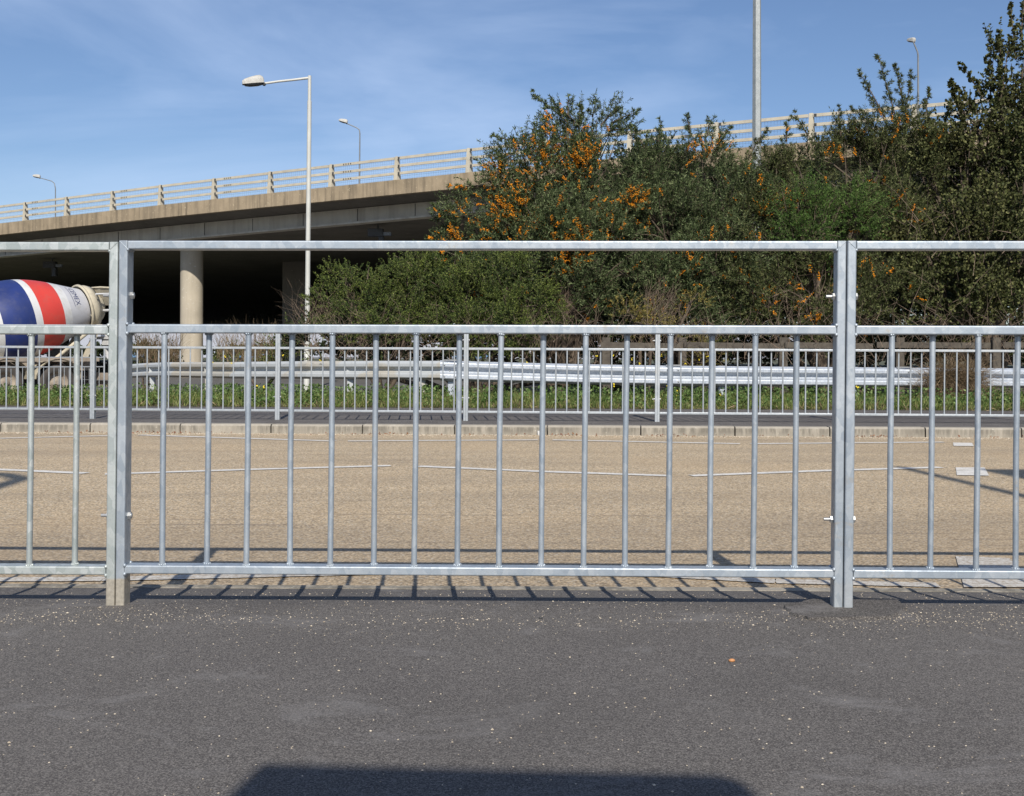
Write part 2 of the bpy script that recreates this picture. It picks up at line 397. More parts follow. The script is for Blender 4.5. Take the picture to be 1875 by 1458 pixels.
# near footway: flat to the guardrail, then falling to the carriageway
m = MB(); XS = [-60, -20, -8, -4, -2, 0, 2, 4, 8, 20, 60]
for a, b in zip(XS[:-1], XS[1:]):
    rows = [(-30, 0), (0.2, 0), (3.02, 0), (3.12, -.001)]
    for (ya, za), (yb, zb) in zip(rows[:-1], rows[1:]):
        m.sheet((a, ya, za), (b, ya, za), (b, yb, zb), (a, yb, zb))
    m.sheet((a, 3.12, -.001), (b, 3.12, -.001), (b, y_near(b), -.031), (a, y_near(a), -.031))
struct('near_footway', m, M['pavement'])
m = MB()
for a, b in zip(XS[:-1], XS[1:]):
    m.sheet((a, y_near(a), -.029), (b, y_near(b), -.029), (b, y_near(b) + .045, -.029), (a, y_near(a) + .045, -.029))
    m.sheet((a, y_near(a) + .045, -.029), (b, y_near(b) + .045, -.029), (b, y_near(b) + .049, ROADZ - .05), (a, y_near(a) + .049, ROADZ - .05))
    m.sheet((a, y_near(a), -.2), (b, y_near(b), -.2), (b, y_near(b), -.029), (a, y_near(a), -.029))
struct('near_kerb', m, M['kerb'])
m = MB()
for a, b in zip(XS[:-1], XS[1:]):
    m.sheet((a, 3.3, ROADZ), (b, 3.3, ROADZ), (b, y_kerb(b) + .3, ROADZ), (a, y_kerb(a) + .3, ROADZ))
struct('road', m, M['road'])
m = MB()                                        # far kerb stones with open joints
x = -13.0 + .21; k = 0
while x < 13:
    x1 = x + .902
    c = [Vector((x, y_kerb(x), 0)), Vector((x1, y_kerb(x1), 0))]
    d = (c[1] - c[0]).normalized(); n_ = Vector((-d.y, d.x, 0))
    dz = [0, -.0018, .0012, -.0005, .0015][k % 5]; off = [0, .003, -.002, .001][k % 4]
    a, b = c[0] + n_ * off, c[1] + n_ * off
    ch = .018
    prof = [(0, -.25), (0, -ch), (ch, 0), (.15, 0), (.15, -.25)]
    va = [a + n_ * p + Vector((0, 0, q + dz)) for p, q in prof]; vb = [b + n_ * p + Vector((0, 0, q + dz)) for p, q in prof]
    m.add(va + vb, [(i, i + 1, i + 6, i + 5) for i in range(4)] + [(0, 5, 9, 4), (0, 4, 3, 2, 1), (5, 6, 7, 8, 9)])
    x = x1 + .013; k += 1
far_kerb = struct('far_kerb', m, M['kerb'])
m = MB()
for a, b in zip(XS[:-1], XS[1:]):
    m.sheet((a, y_kerb(a) + .155, -.004), (b, y_kerb(b) + .155, -.004), (b, y_verge(b), -.004), (a, y_verge(a), -.004))
    m.sheet((a, y_kerb(a) + .155, -.3), (b, y_kerb(b) + .155, -.3), (b, y_kerb(b) + .155, -.004), (a, y_kerb(a) + .155, -.004))
struct('far_footway', m, M['pavement_far'])
# verge sheet with small bumps, falling towards the low ground under the bridge
m = MB(); nx, ny = 90, 26
def verge_z(X, Y):
    base = float(np.interp(Y - (y_verge(X) - 14.6), [14.6, 15, 18.5, 22, 26, 32], [-.008, .01, .0, -.12, -.40, -.60]))
    if X > -3 and Y > 19: base = max(base, -.2)
    return base + (.03 * math.sin(X * 2.1 + Y) * math.sin(Y * 1.7 - X * .6) if Y > 15 else 0)
vs = [];
for j in range(ny + 1):
    for i in range(nx + 1):
        X = -28 + 56 * i / nx; Y = y_verge(X) + 19 * (j / ny) ** 1.3
        vs.append((X, Y, verge_z(X, Y) if j else -.012))
m.add(vs, [(j*(nx+1)+i, j*(nx+1)+i+1, (j+1)*(nx+1)+i+1, (j+1)*(nx+1)+i) for j in range(ny) for i in range(nx)], 0, True)
struct('verge', m, M['soil'])
m = MB(); m.sheet((-60, 27.5, -.52), (-9, 24, -.52), (4, 60, -.52), (-60, 60, -.52)); struct('side_road', m, M['side_road'])

# road markings: zigzag approach lines and crossing studs (painted on the road)
def strip(mb, pts, wd, z):
    P = [G(x, y, z) for x, y in pts]
    for a, b in zip(P[:-1], P[1:]):
        d = (b - a).normalized(); n_ = Vector((-d.y, d.x, 0)) * wd / 2
        mb.sheet(a - n_, b - n_, b + n_, a + n_, 1 if b.y < 4.6 else 0)
MZ = ROADZ + .004
m = MB()
for seg in ([(-60, 857), (157, 866.5)], [(192, 868), (440, 860), (715, 852.5)], [(765, 853.5), (1000, 863.5), (1225, 871)], [(1265, 871), (1500, 862), (1722, 855.5)]):
    strip(m, seg, .095, MZ)
for seg in ([(-60, 804), (230, 797)], [(255, 796.5), (613, 807.7)], [(637, 807.5), (985, 805.5)], [(1012, 805.5), (1355, 812.5)], [(1375, 812.5), (1728, 809.5)]):
    strip(m, seg, .09, MZ)
for seg in ([(-80, 1061), (190, 1060), (700, 1048)], [(760, 1046), (1200, 1052), (1420, 1064), (1718, 1071)]):
    strip(m, seg, .075, MZ)
for q in ([(1750, 1018), (1848, 1022), (1900, 1075), (1765, 1075)], [(1750, 856), (1803, 856), (1811, 871), (1752, 870)], [(1745, 810.5), (1780, 811), (1783, 817), (1746, 816.5)]):
    p = [G(a, b, MZ + .001) for a, b in q]; m.sheet(p[3], p[2], p[1], p[0], 1 if p[0].y < 5 else 0)
struct('road_markings', m, [M['mark'], M['mark_worn']])

# ------------------------------------------------------------------ pedestrian guardrails
LEAN = .008
def hexbolt(mb, x, y, z, r, h, n=6):
    s = 1 if h > 0 else -1
    vs = [(x, y + r*math.cos(2*PI*k/n), z + r*math.sin(2*PI*k/n)) for k in range(n)] + [(x + h, y + r*math.cos(2*PI*k/n), z + r*math.sin(2*PI*k/n)) for k in range(n)]
    fs = [(k, (k+1) % n, n+(k+1) % n, n+k) for k in range(n)] + [tuple(range(n)), tuple(range(n, 2*n))]
    mb.add(vs, fs)
def make_guardrail(mats, mpost, lean, detail):
    t = empty('pedestrian_guardrail')
    Hh = 1.01; PW = .0248; DP = .046; r = .0038
    for side in (0, 1):
        x0 = -.003 if side == 0 else 2.003 - PW
        b = MB(); b.rbox(x0, x0 + PW, 0, DP, -.05, Hh, r, 2, shear=lean)
        if detail:   # weld beads at the rail joints and a ground mitre at the top corner
            xo, xi_ = (x0 + .002, x0 + PW) if side == 0 else (x0 + PW - .002, x0)
            b.tube([(xo + lean*Hh, -.0002, Hh - .002), (xi_ + lean*Hh, -.0002, .987)], .0011, 5)
            xi = x0 + (PW if side == 0 else 0) * 1.0
            for zz in (.110, .086, .779, .753):
                for yy in (.002, DP - .002): b.blob((xi + lean*zz, yy, zz), .0058, 6)
            for q in range(7):
                for zz in (.987, ): b.blob((xi + lean*zz + random.uniform(-.002, .002), .003 + q*.0066, zz - .002), .005, 6)
        b.build('post', mpost, t)
    for nm, z0, z1 in (('top_rail', .986, Hh), ('mid_rail', .7535, .7785), ('bottom_rail', .0865, .1105)):
        b = MB(); sh = lean * (z0 + z1) / 2
        b.rbox(PW - .002 + sh, 2.002 - PW + sh, 0.0006, DP - .0006, z0, z1, r, 0); b.build(nm, mats, t)
    for k in range(16):
        xc = 1.0 + (k - 7.5) * .1168; front = k % 2 == 0; yc = .0118 if front else .034
        b = MB(); n = 14 if detail else 6; rr = .0080; xc += random.uniform(-.0012, .0012) if detail else 0; jt = random.uniform(-.0018, .0018) if detail else 0
        b.tube([(xc + lean*.108, yc, .108), (xc + lean*.4 + jt, yc, .43), (xc + lean*.756, yc, .756)], rr, n, caps=False)
        if detail:
            for zz in (.1112, .7530):   # welds
                for q in range(9):
                    a = 2 * PI * q / 9; b.blob((xc + lean*zz + .0085*math.cos(a), yc + .0082*math.sin(a), zz + random.uniform(-.001, .001)), random.uniform(.003, .0046), 6)
        b.build('bar', mats, t)
    for zz in (.245, .859):             # bolts through the joint on the left
        b = MB(); x = PW - .003 + lean*zz; y = .026; b.tube([(-PW - .006 + lean*zz, y, zz), (x + .004, y, zz)], .004, 6)
        hexbolt(b, x, y, zz, .0105, .008); b.blob((x + .008, y, zz), .0075, 8, sc=(.4, 1, 1))
        xn = -PW - .004 + lean*zz
        hexbolt(b, xn, y, zz, .0100, -.009); b.tube([(xn - .008, y, zz), (xn - .026, y, zz)], .0045, 8)
        b.build('bolt', M['bolt'], t)
    return t
A = Vector((-1.193, 3.10, 0)); B = Vector((.815, 3.064, 0)); u = (B - A) / 2.008; pitch = 2.008
yaw = math.atan2(u.y, u.x)
mid = make_guardrail(M['galv'], M['galv_post'], LEAN, True)
mid.location = A + u * .004; mid.rotation_euler.z = yaw
left = make_guardrail(M['galv_old'], M['galv_old_post'], LEAN, True)
left.location = A - u * pitch + u * .004 + Vector((0, 0, -.004)); left.rotation_euler.z = yaw
right = copy_tree(mid); right.location = B + u * .004 + Vector((0, -.003, 0)); right.rotation_euler.z = yaw - .004
for o, lb in ((mid, 'whole galvanised guardrail panel in the foreground between the two pairs of posts'),
              (left, 'nearest guardrail panel with blotchy greenish weathered zinc, cut off by the left edge'),
              (right, 'nearest clean galvanised guardrail panel cut off by the right edge')):
    tag(o, lb, 'guardrail', 'galvanised guardrail panels on the near footway')
# keep the foreground rails standing beyond the frame (for a side step)
for k, o in ((-2, left), (1, right)):
    c = copy_tree(o); c.location = A + u * (pitch * (k if k < 0 else k + 1) + .004)
    tag(c, 'foreground guardrail panel just outside the ' + ('left' if k < 0 else 'right') + ' edge of the view')
fa = Vector((-4.886, 12.05, 0)); fb = Vector((1.170, 11.75, -.012)); fu = (fb - fa) / 3.0
base = make_guardrail(M['galv_far'], M['galv_far'], .004, False)
names = {-2: 'far kerb guardrail panel outside the left edge', -1: 'far kerb guardrail panel at the left edge in front of the mixer truck',
         0: 'far kerb guardrail panel in front of the round bridge column',
         1: 'far kerb guardrail panel in front of the join between dull and bright crash barrier',
         2: 'far kerb guardrail panel just left of the one behind the right foreground posts',
         3: 'far kerb guardrail panel seen behind the right pair of foreground posts',
         4: 'far kerb guardrail panel at the right edge in front of the brown dead grass heap'}
first = True
for k in range(-2, 5):
    o = base if first else copy_tree(base); first = False
    o.location = fa + fu * k; o.rotation_euler = (0, -math.atan2(fu.z, fu.x), math.atan2(fu.y, fu.x))
    o.scale = (fu.length / 2.006, 1, 1)
    tag(o, names[k], 'guardrail', 'galvanised guardrail panels along the far kerb')
# oblique guardrails by the side road at the left, behind the verge
p0 = W(191, 715, 27.7); p0.z = -.39; dv = Vector((-.60, -.45, 0)).normalized() * 2.0
sl = ['distant low guardrail panel under the tail of the mixer truck', 'distant low guardrail panel in front of the mixer truck wheels',
      'distant low guardrail panel in front of the orange locker at the left edge', 'distant low guardrail panel outside the left edge']
for k in range(-1, 3):
    o = copy_tree(base); o.scale = (1, 1, 1); o.location = p0 + dv * (k + 1); o.rotation_euler = (0, 0, math.atan2(dv.y, dv.x))
    tag(o, sl[k + 1], 'guardrail', 'distant guardrail panels by the side road')

# ------------------------------------------------------------------ crash barriers
def wbeam(mb, path, z_off=0.0, h=.31, mi=0):
    """path: list of (x, y, ztop); W section facing -y"""
    prof = [(0, .062, 0), (.010, .045, 0), (.035, .004, 0), (.045, 0, 0), (.088, .0, 0), (.100, .006, 0), (.128, .07, 0), (.142, .081, 0), (.168, .081, 0), (.182, .07, 0), (.210, .006, 0), (.222, 0, 0), (.265, 0, 0), (.275, .004, 0), (.300, .045, 0), (.310, .062, 0)]
    n = len(prof); P = [Vector(p) for p in path]; vs = []
    for i, p in enumerate(P):
        t = (P[min(i+1, len(P)-1)] - P[max(i-1, 0)]); t.z = 0; t.normalize(); q = Vector((-t.y, t.x, 0))
        for dz, dy, e in prof: vs.append(p + q * (dy + e) + Vector((0, 0, -dz)))
    for i in range(len(P) - 1):
        for k in range(n - 1):
            mb.add([vs[i*n+k], vs[(i+1)*n+k], vs[(i+1)*n+k+1], vs[i*n+k+1]], [(0, 1, 2, 3)], mi, False)
    # give the sheet its thickness
    b0 = [v + Vector((0, .004, 0)) for v in vs]
    for i in range(len(P) - 1):
        for k in range(n - 1):
            mb.add([b0[i*n+k], b0[i*n+k+1], b0[(i+1)*n+k+1], b0[(i+1)*n+k]], [(0, 1, 2, 3)], mi, False)
def barrier_post(x, y, ztop, parent, mat):
    b = MB(); b.box(x - .05, x + .05, y + .10, y + .105, -.6, ztop); b.box(x - .05, x + .05, y + .17, y + .175, -.6, ztop)
    b.box(x - .003, x + .003, y + .106, y + .169, -.6, ztop); b.box(x - .06, x + .06, y + .087, y + .099, ztop - .25, ztop - .05)
    b.build('post', mat, parent)
old = empty('crash_barrier', W(560, 720, 19.5)); old.location.z = -.05
def rel(o, p): return Vector(p) - Vector(o.location)
path = []
for px, py, h in ((236, 667, 25.5), (262, 665, 31), (300, 663.5, 27), (420, 663, 31), (560, 661.5, 32.5), (700, 661, 34), (815, 661, 35)):
    d = {25.5: 25.2, 31: 21.5}.get(h, .31 * F / h)
    if px == 262: d = 24.4
    if px == 300: d = 23.3
    if px == 420: d = 21.0
    path.append(rel(old, W(px, py, d)))
b = MB(); wbeam(b, path); b.build('beam', M['beam_old'], old)
oldx = [v.x for v in path]; oldy = [v.y for v in path]; oldz = [v.z for v in path]
for px, d in ((275, 24.0), (378, 21.8), (640, 19.1), (770, 18.2)):
    p = rel(old, W(px, 662, d)); p.y = float(np.interp(p.x, oldx, oldy)) + .01; p.z = float(np.interp(p.x, oldx, oldz)); barrier_post(p.x, p.y, p.z - .02, old, M['beam_old'])
tag(old, 'older dull beige and grey crash barrier running left to the bridge column', 'crash barrier')
new = empty('crash_barrier', W(1350, 720, 17.2)); new.location.z = -.05
pts = []
for px, py, h in ((806, 660.0, 37.2), (900, 663, 37.0), (1060, 667, 37.0), (1240, 670, 37), (1500, 672.3, 36.6), (1700, 673.8, 36.3), (1900, 675, 36.0), (2150, 677, 35.6)):
    d = .31 * F / h * 1.0; pts.append(rel(new, W(px, py, d)))
b = MB()
for z0 in (0.0,):
    wbeam(b, pts)
b.build('beam', M['galv_new'], new); nx_x = [v.x for v in pts]; nx_y = [v.y for v in pts]; nx_z = [v.z for v in pts]
for px, py in ((815, 661), (1222, 670.5), (1655, 673.8)):   # lapped joints with bolt heads
    p = rel(new, W(px, py, 17.2)); p.y = float(np.interp(p.x, nx_x, nx_y)); p.z = float(np.interp(p.x, nx_x, nx_z)); b = MB(); b.box(p.x - .02, p.x + .22, p.y + .02, p.y + .05, p.z - .003, p.z + .014); b.build('splice_plate', M['bolt'], new)
    for q, dz, dy in ((0, .066, 0), (0, .243, 0), (9, .066, 0), (9, .243, 0), (4, .155, .08)):
        p = rel(new, W(px + q * 2.2, py, 17.2)); p.y = float(np.interp(p.x, nx_x, nx_y)); p.z = float(np.interp(p.x, nx_x, nx_z)); b = MB(); b.blob((p.x, p.y - .004 + dy, p.z - dz), .013, 8); b.build('bolt', M['bolt'], new)
for px, py, d in ((826, 661, 17.1), (1075, 667, 17.2), (1325, 671, 17.2), (1575, 673, 17.3), (1820, 675, 17.5)):
    p = rel(new, W(px, py, 17.2)); p.y = float(np.interp(p.x, nx_x, nx_y)) + .01; p.z = float(np.interp(p.x, nx_x, nx_z)); barrier_post(p.x, p.y, p.z + .004, new, M['galv_new'])
tag(new, 'newer shiny crash barrier crossing the right half behind the far guardrail', 'crash barrier')

# ------------------------------------------------------------------ timber fence under the bushes
tf = empty('timber_fence', W(1600, 690, 19.6)); tf.location.z = -.1
for i, (xa, xb) in enumerate(((1100, 1248), (1252, 1433), (1437, 1600), (1604, 1816), (1835, 2080))):
    a = rel(tf, W(xa, 626.5, 19.6)); c = rel(tf, W(xb, 629 if i != 3 else 627.5, 19.5))
    b = MB(); yv = a.y - .05 - .004 * (i % 2); dz = .10
    b.add([(a.x, yv, a.z - dz), (c.x, yv, c.z - dz), (c.x, yv, c.z), (a.x, yv, a.z), (a.x, yv + .04, a.z - dz), (c.x, yv + .04, c.z - dz), (c.x, yv + .04, c.z), (a.x, yv + .04, a.z)],
          [(0,1,2,3),(5,4,7,6),(3,2,6,7),(0,4,5,1),(0,3,7,4),(1,5,6,2)]); b.build('rail', M['timber'], tf)
for px in (1110, 1250, 1435, 1649, 1826, 2040):
    p = rel(tf, W(px, 618, 19.6)); b = MB(); b.rbox(p.x - .075, p.x + .075, p.y, p.y + .14, -.3, p.z, .02, 2); b.build('post', M['timber'], tf)
tag(tf, 'weathered timber post and rail fence half hidden under the bushes', 'fence')

# ------------------------------------------------------------------ bridge
bridge = empty('road_bridge', (-28.3, 60.4, -.6))
BO = Vector(bridge.location)
mx = {0:42, 1:118, 2:202, 3:290, 4:388, 5:491, 6:603, 7:723, 8:855, 10:1150, 12:1483, 13:1672}
def bx(i): 
    Y = 60.39 * (1 - .02954 * i)
    if i in mx: return (mx[i] - 1000) / F * Y, Y
    if i == 9: return ((bx(8)[0] + bx(10)[0]) / 2, Y)
    if i == 11: return ((bx(10)[0] + bx(12)[0]) / 2, Y)
    if i > 13: return bx(13)[0] + 3.127 * (i - 13), Y
    return bx(0)[0] + 3.127 * i, Y
zi = [-10, 0, 4, 8, 10, 12, 13, 22]; zt = [7.3, 7.86, 8.05, 8.20, 8.22, 8.13, 8.05, 7.5]; zb_ = [5.7, 6.32, 6.58, 6.80, 6.82, 6.74, 6.68, 6.2]
nv = Vector((.49, .872, 0)).normalized(); I = list(range(-9, 21))
def bp(i, t, z): X, Y = bx(i); return Vector((X, Y, 0)) + nv * t + Vector((0, 0, z)) - BO
ztop = lambda i: float(np.interp(i, zi, zt)); zbot = lambda i: float(np.interp(i, zi, zb_))
def sweep(name, prof, mat, lo=-60, hi=20):
    """prof(i) -> closed list of (t, z)"""
    mb = MB(); rows = [[bp(i, t, z) for t, z in prof(i)] for i in range(lo, hi + 1)]; n = len(rows[0])
    for a, c in zip(rows[:-1], rows[1:]):
        for k in range(n): mb.sheet(a[k], c[k], c[(k+1) % n], a[(k+1) % n])
    mb.add(rows[0], [tuple(range(n))]); mb.add(rows[-1], [tuple(range(n))[::-1]])
    return mb.build(name, mat, bridge)
sweep('fascia', lambda i: [(-.02, ztop(i)), (-.02, ztop(i) - .62), (.02, ztop(i) - .65), (.30, ztop(i) - .62), (.32, ztop(i) + .0)], M['fascia'])
DEEP = 112
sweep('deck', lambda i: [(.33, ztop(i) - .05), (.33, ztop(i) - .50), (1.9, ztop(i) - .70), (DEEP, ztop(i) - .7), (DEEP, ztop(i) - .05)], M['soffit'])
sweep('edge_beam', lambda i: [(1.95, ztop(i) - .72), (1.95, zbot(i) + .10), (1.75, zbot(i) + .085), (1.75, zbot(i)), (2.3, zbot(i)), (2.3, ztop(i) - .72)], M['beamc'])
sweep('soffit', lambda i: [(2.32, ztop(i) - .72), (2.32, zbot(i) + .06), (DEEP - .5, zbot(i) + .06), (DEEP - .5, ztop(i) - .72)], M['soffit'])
for i10 in range(-30, 180, 9):
    i = i10 / 10; lo = math.floor(i); f = i - lo
    if -9 <= lo < 20:
        for e in (0,):
            p = bp(lo, 1.93, zbot(i) + .12).lerp(bp(lo + 1, 1.93, zbot(i) + .12), f); q = p.copy(); q.z = ztop(i) - .75 - BO.z
            d = (bp(lo + 1, 0, 0) - bp(lo, 0, 0)).normalized() * .012; b = MB()
            b.add([p - d, p + d, q + d, q - d, p - d + nv*.015, p + d + nv*.015, q + d + nv*.015, q - d + nv*.015], [(0,1,2,3),(5,4,7,6),(3,2,6,7),(0,4,5,1),(0,3,7,4),(1,5,6,2)]); b.build('beam_joint', M['dark'], bridge)
ang = math.atan2(-1.784, 3.127)
for i in range(-7, 16):                       # parapet posts, wider at the foot, leaning back
    b = MB(); Mx = Matrix.Translation(bp(i, .1, ztop(i))) @ Matrix.Rotation(ang, 4, 'Z')
    prof = [(-.10, 0), (.18, 0), (.10, 1.0), (-.04, 1.02)]
    vs = [Mx @ Vector((s * (.10 - .03 * (z > .5)), t + .0, z)) for s in (-1, 1) for t, z in prof]
    b.add(vs, [(0,1,2,3),(7,6,5,4),(0,4,5,1),(1,5,6,2),(2,6,7,3),(3,7,4,0)]); b.build('parapet_post', M['rail_cream'], bridge)
for j, hz in enumerate((.93, .60, .28)):
    b = MB()
    for i in range(-7, 15):
        t0 = -.06 + .08 * (.93 - hz)*0
        a = bp(i, .02, ztop(i) + hz); c = bp(i + 1, .02, ztop(i + 1) + hz); d = (c - a).normalized()
        up = Vector((0, 0, .055)); th = nv * .06
        s_, e_ = a + d * .09, c - d * .09
        b.add([s_ - up, e_ - up, e_ + up, s_ + up, s_ - up + th, e_ - up + th, e_ + up + th, s_ + up + th], [(0,1,2,3),(5,4,7,6),(3,2,6,7),(0,4,5,1),(0,3,7,4),(1,5,6,2)])
        s2 = a + d * .12; e2 = s2 + d * .09; up2 = up * .8; 
        b.add([s2 - up2 - nv*.012, e2 - up2 - nv*.012, e2 + up2 - nv*.012, s2 + up2 - nv*.012, s2 - up2, e2 - up2, e2 + up2, s2 + up2], [(0,1,2,3),(5,4,7,6),(3,2,6,7),(0,4,5,1),(0,3,7,4),(1,5,6,2)], 1)
        if i % 2 == 0:
            for kk in range(4):
                s2 = a + d * (.75 + kk * .13); e2 = s2 + d * .05
                b.add([s2 - up2*.7 - nv*.008, e2 - up2*.7 - nv*.008, e2 + up2*.7 - nv*.008, s2 + up2*.7 - nv*.008, s2 - up2*.7, e2 - up2*.7, e2 + up2*.7, s2 + up2*.7], [(0,1,2,3),(5,4,7,6),(3,2,6,7),(0,4,5,1),(0,3,7,4),(1,5,6,2)], 1)
    b.build('parapet_rail', [M['rail_cream'], M['dark']], bridge)
b = MB()                                      # fine mesh infill behind the rails
for i in range(-3, 15):
    nn = 30
    for k in range(nn):
        p = bp(i, .12, ztop(i)).lerp(bp(i + 1, .12, ztop(i + 1)), (k + .5) / nn); d = (bp(i+1,0,0) - bp(i,0,0)).normalized() * .0028
        q = p + Vector((0, 0, .93)); b.add([p - d, p + d, q + d, q - d, p + nv*.005, q + nv*.005], [(0,1,2,3),(0,3,5,4),(1,4,5,2)])
    for k in range(8):
        p = bp(i, .128, ztop(i) + .05 + k*.115); q = bp(i+1, .128, ztop(i+1) + .05 + k*.115); u3 = Vector((0, 0, .0028))
        b.add([p - u3, q - u3, q + u3, p + u3, p + nv*.005, q + nv*.005], [(0,1,2,3),(0,4,5,1),(3,2,5,4)])
b.build('mesh_infill', M['mesh_wire'], bridge)
for cx, cy, r, nm in ((351, 58.2, .57, 'column'), ):
    p = W(cx, 600, cy) - BO; b = MB(); b.tube([(p.x, p.y, -.3), (p.x, p.y, 6.5 + .62)], r, 28, caps=False); b.build('column', M['column'], bridge)
for px, Y, hw in ((538, 70, .75), (100, 95, .7), (-150, 58, .6)):
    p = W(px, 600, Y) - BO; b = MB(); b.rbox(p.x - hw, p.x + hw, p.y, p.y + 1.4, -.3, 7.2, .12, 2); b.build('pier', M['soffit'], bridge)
tag(bridge, 'concrete road bridge with cream railings rising across the background', 'bridge')
for px, py, Y, lb in ((692, 424, 52, 'dark floodlight under the bridge beside the bush'), (95, 483, 66, 'dark floodlight under the bridge above the mixer drum')):
    p = W(px, py, Y); e = empty('floodlight', p); b = MB(); b.box(-.45, .25, -.2, .2, -.25, .12); b.box(.05, .28, -.15, .15, -.75, -.26); b.build('housing', M['dark'], e)
    b = MB(); b.tube([(0, 0, .1), (0, .1, max(.3, 6.72 - p.z))], .04, 6); b.box(.26, .62, -.12, .12, -.2, -.04); b.build('bracket', M['lamp_grey'], e); tag(e, lb, 'floodlight')

# ------------------------------------------------------------------ lamp columns
def lamp_head(parent, x, y, z, L, tilt, yaw=0.0, ribs=True):
    """canopy pointing -x from (x,y,z)"""
    Mx = Matrix.Translation((x, y, z)) @ Matrix.Rotation(yaw, 4, 'Z') @ Matrix.Rotation(tilt, 4, 'Y')
    b = MB(); Wd = L * .44; Hh = L * .40; n = 14; rows = []
    stations = [(.04, .50, .50), (0, .72, .8), (-.12, .9, 1), (-.3, 1, 1.0), (-.6, .98, .86), (-.88, .85, .66), (-1.0, .66, .48), (-1.02, .45, .2)]
    for s_, wf, hf in stations:
        row = []
        for k in range(n + 1):
            a = PI * k / n; cx = math.cos(a); sz = math.sin(a)
            row.append(Mx @ Vector((s_ * L, Wd/2 * wf * math.copysign(abs(cx) ** .55, cx), Hh * hf * sz ** .6)))
        rows.append(row)
    for r0, r1 in zip(rows[:-1], rows[1:]):
        for k in range(n): b.add([r0[k], r0[k+1], r1[k+1], r1[k]], [(0, 1, 2, 3)], 0, True)
    b.add(rows[0], [tuple(range(n + 1))]); b.add(rows[-1], [tuple(range(n + 1))[::-1]])
    if ribs:
        for k in range(9):
            s_ = -.12 - k * .085
            b.tube([Mx @ Vector((s_ * L, Wd/2*.99*math.cos(a), Hh*1.01*(.97 if k < 4 else .97 - (k-3)*.035)*math.sin(a) ** .6)) for a in [PI*q/10 for q in range(1, 10)]], L * .008, 4)
    h = b.build('lamp_canopy', M['lamp_head'], parent)
    b = MB(); vs = []; m_ = 16
    for rr, dz in ((1, -.002), (.86, -.075), (.5, -.115), (.02, -.125)):
        for k in range(m_):
            a = 2*PI*k/m_; vs.append(Mx @ Vector((-.48*L + .5*L*rr*math.copysign(abs(math.cos(a)) ** .7, math.cos(a)), Wd*.47*rr*math.copysign(abs(math.sin(a)) ** .7, math.sin(a)), dz * L)))
    b.add(vs, [(i*m_+k, i*m_+(k+1) % m_, (i+1)*m_+(k+1) % m_, (i+1)*m_+k) for i in range(3) for k in range(m_)], 0, True)
    b.build('lamp_lens', M['lamp_lens'], h)
    b = MB(); b.blob(Mx @ Vector((.02*L, 0, -.06*L)), .09*L, 10); b.build('photocell', M['dark'], h)
# white column in the middle distance
Yw = 38.0; p = W(561.5, 600, Yw); top = W(567, 139, Yw); zb0 = -.55
lc = empty('street_lamp', (p.x, Yw, zb0)); tz = top.z - zb0; dxp = top.x - p.x
b = MB(); b.tube([(0, 0, 0), (dxp*.18, 0, tz*.14), (dxp*.18, 0, tz*.141)], [.10, .10, .088], 14); b.tube([(dxp*.18, 0, tz*.14), (dxp*.95, 0, tz*.92)], [.085, .072], 14); b.tube([(dxp*.95, 0, tz*.92), (dxp, 0, tz)], .058, 14)
b.build('column', M['lamp_white'], lc)
a0 = W(565, 143, Yw) - Vector(lc.location); a1 = W(481, 153.5, Yw - .5) - Vector(lc.location)
b = MB(); b.tube([a0, a0.lerp(a1, .33), a0.lerp(a1, .66) + Vector((0,0,.01)), a1], [.045, .042, .04, .04], 10); b.build('arm', M['lamp_white'], lc)
lamp_head(lc, a1.x + .03, a1.y, a1.z + .02, .68, math.radians(-8), .25)
tag(lc, 'tall white lamp column with square arm and ribbed head in front of the bridge', 'street lamp')
# grey columns on the bridge deck
for pts_, hd, hl, Y, tl, lb in (
    ([(102, 395), (101.5, 345), (99.5, 336), (95, 332), (70, 325)], (72, 326), .66, 104, 12, 'small distant lamp column on the bridge at the far left'),
    ([(657, 332), (659, 245), (658, 238), (653, 234), (632, 225)], (634, 226), .62, 82, 16, 'thin lamp column on the bridge just right of the white lamp'),
    ([(1682, 196), (1681, 101), (1680, 95), (1677, 88), (1672, 76)], (1672.5, 77), .52, 61, 18, 'thin lamp column on the bridge above the right hand trees')):
    base_p = W(pts_[0][0], pts_[0][1], Y); zbase = 7.9; l = empty('street_lamp', (base_p.x, Y, zbase)); LO = Vector(l.location)
    P_ = [W(x, y, Y) - LO for x, y in pts_]; P_[0] = Vector((P_[0].x, 0, 0)); 
    b = MB(); b.tube([P_[0], P_[1] * .5 + P_[0] * .5 , P_[1]], [.075, .06, .045], 10, caps=False); b.build('column', M['lamp_grey'], l)
    b = MB(); b.tube(P_[1:], [.045, .042, .04, .035], 10); b.build('arm', M['lamp_grey'], l)
    e = W(hd[0], hd[1], Y) - LO; lamp_head(l, e.x + .05, e.y, e.z + .02, hl, math.radians(tl), -1.1 if Y == 61 else 0, False)
    tag(l, lb, 'street lamp')
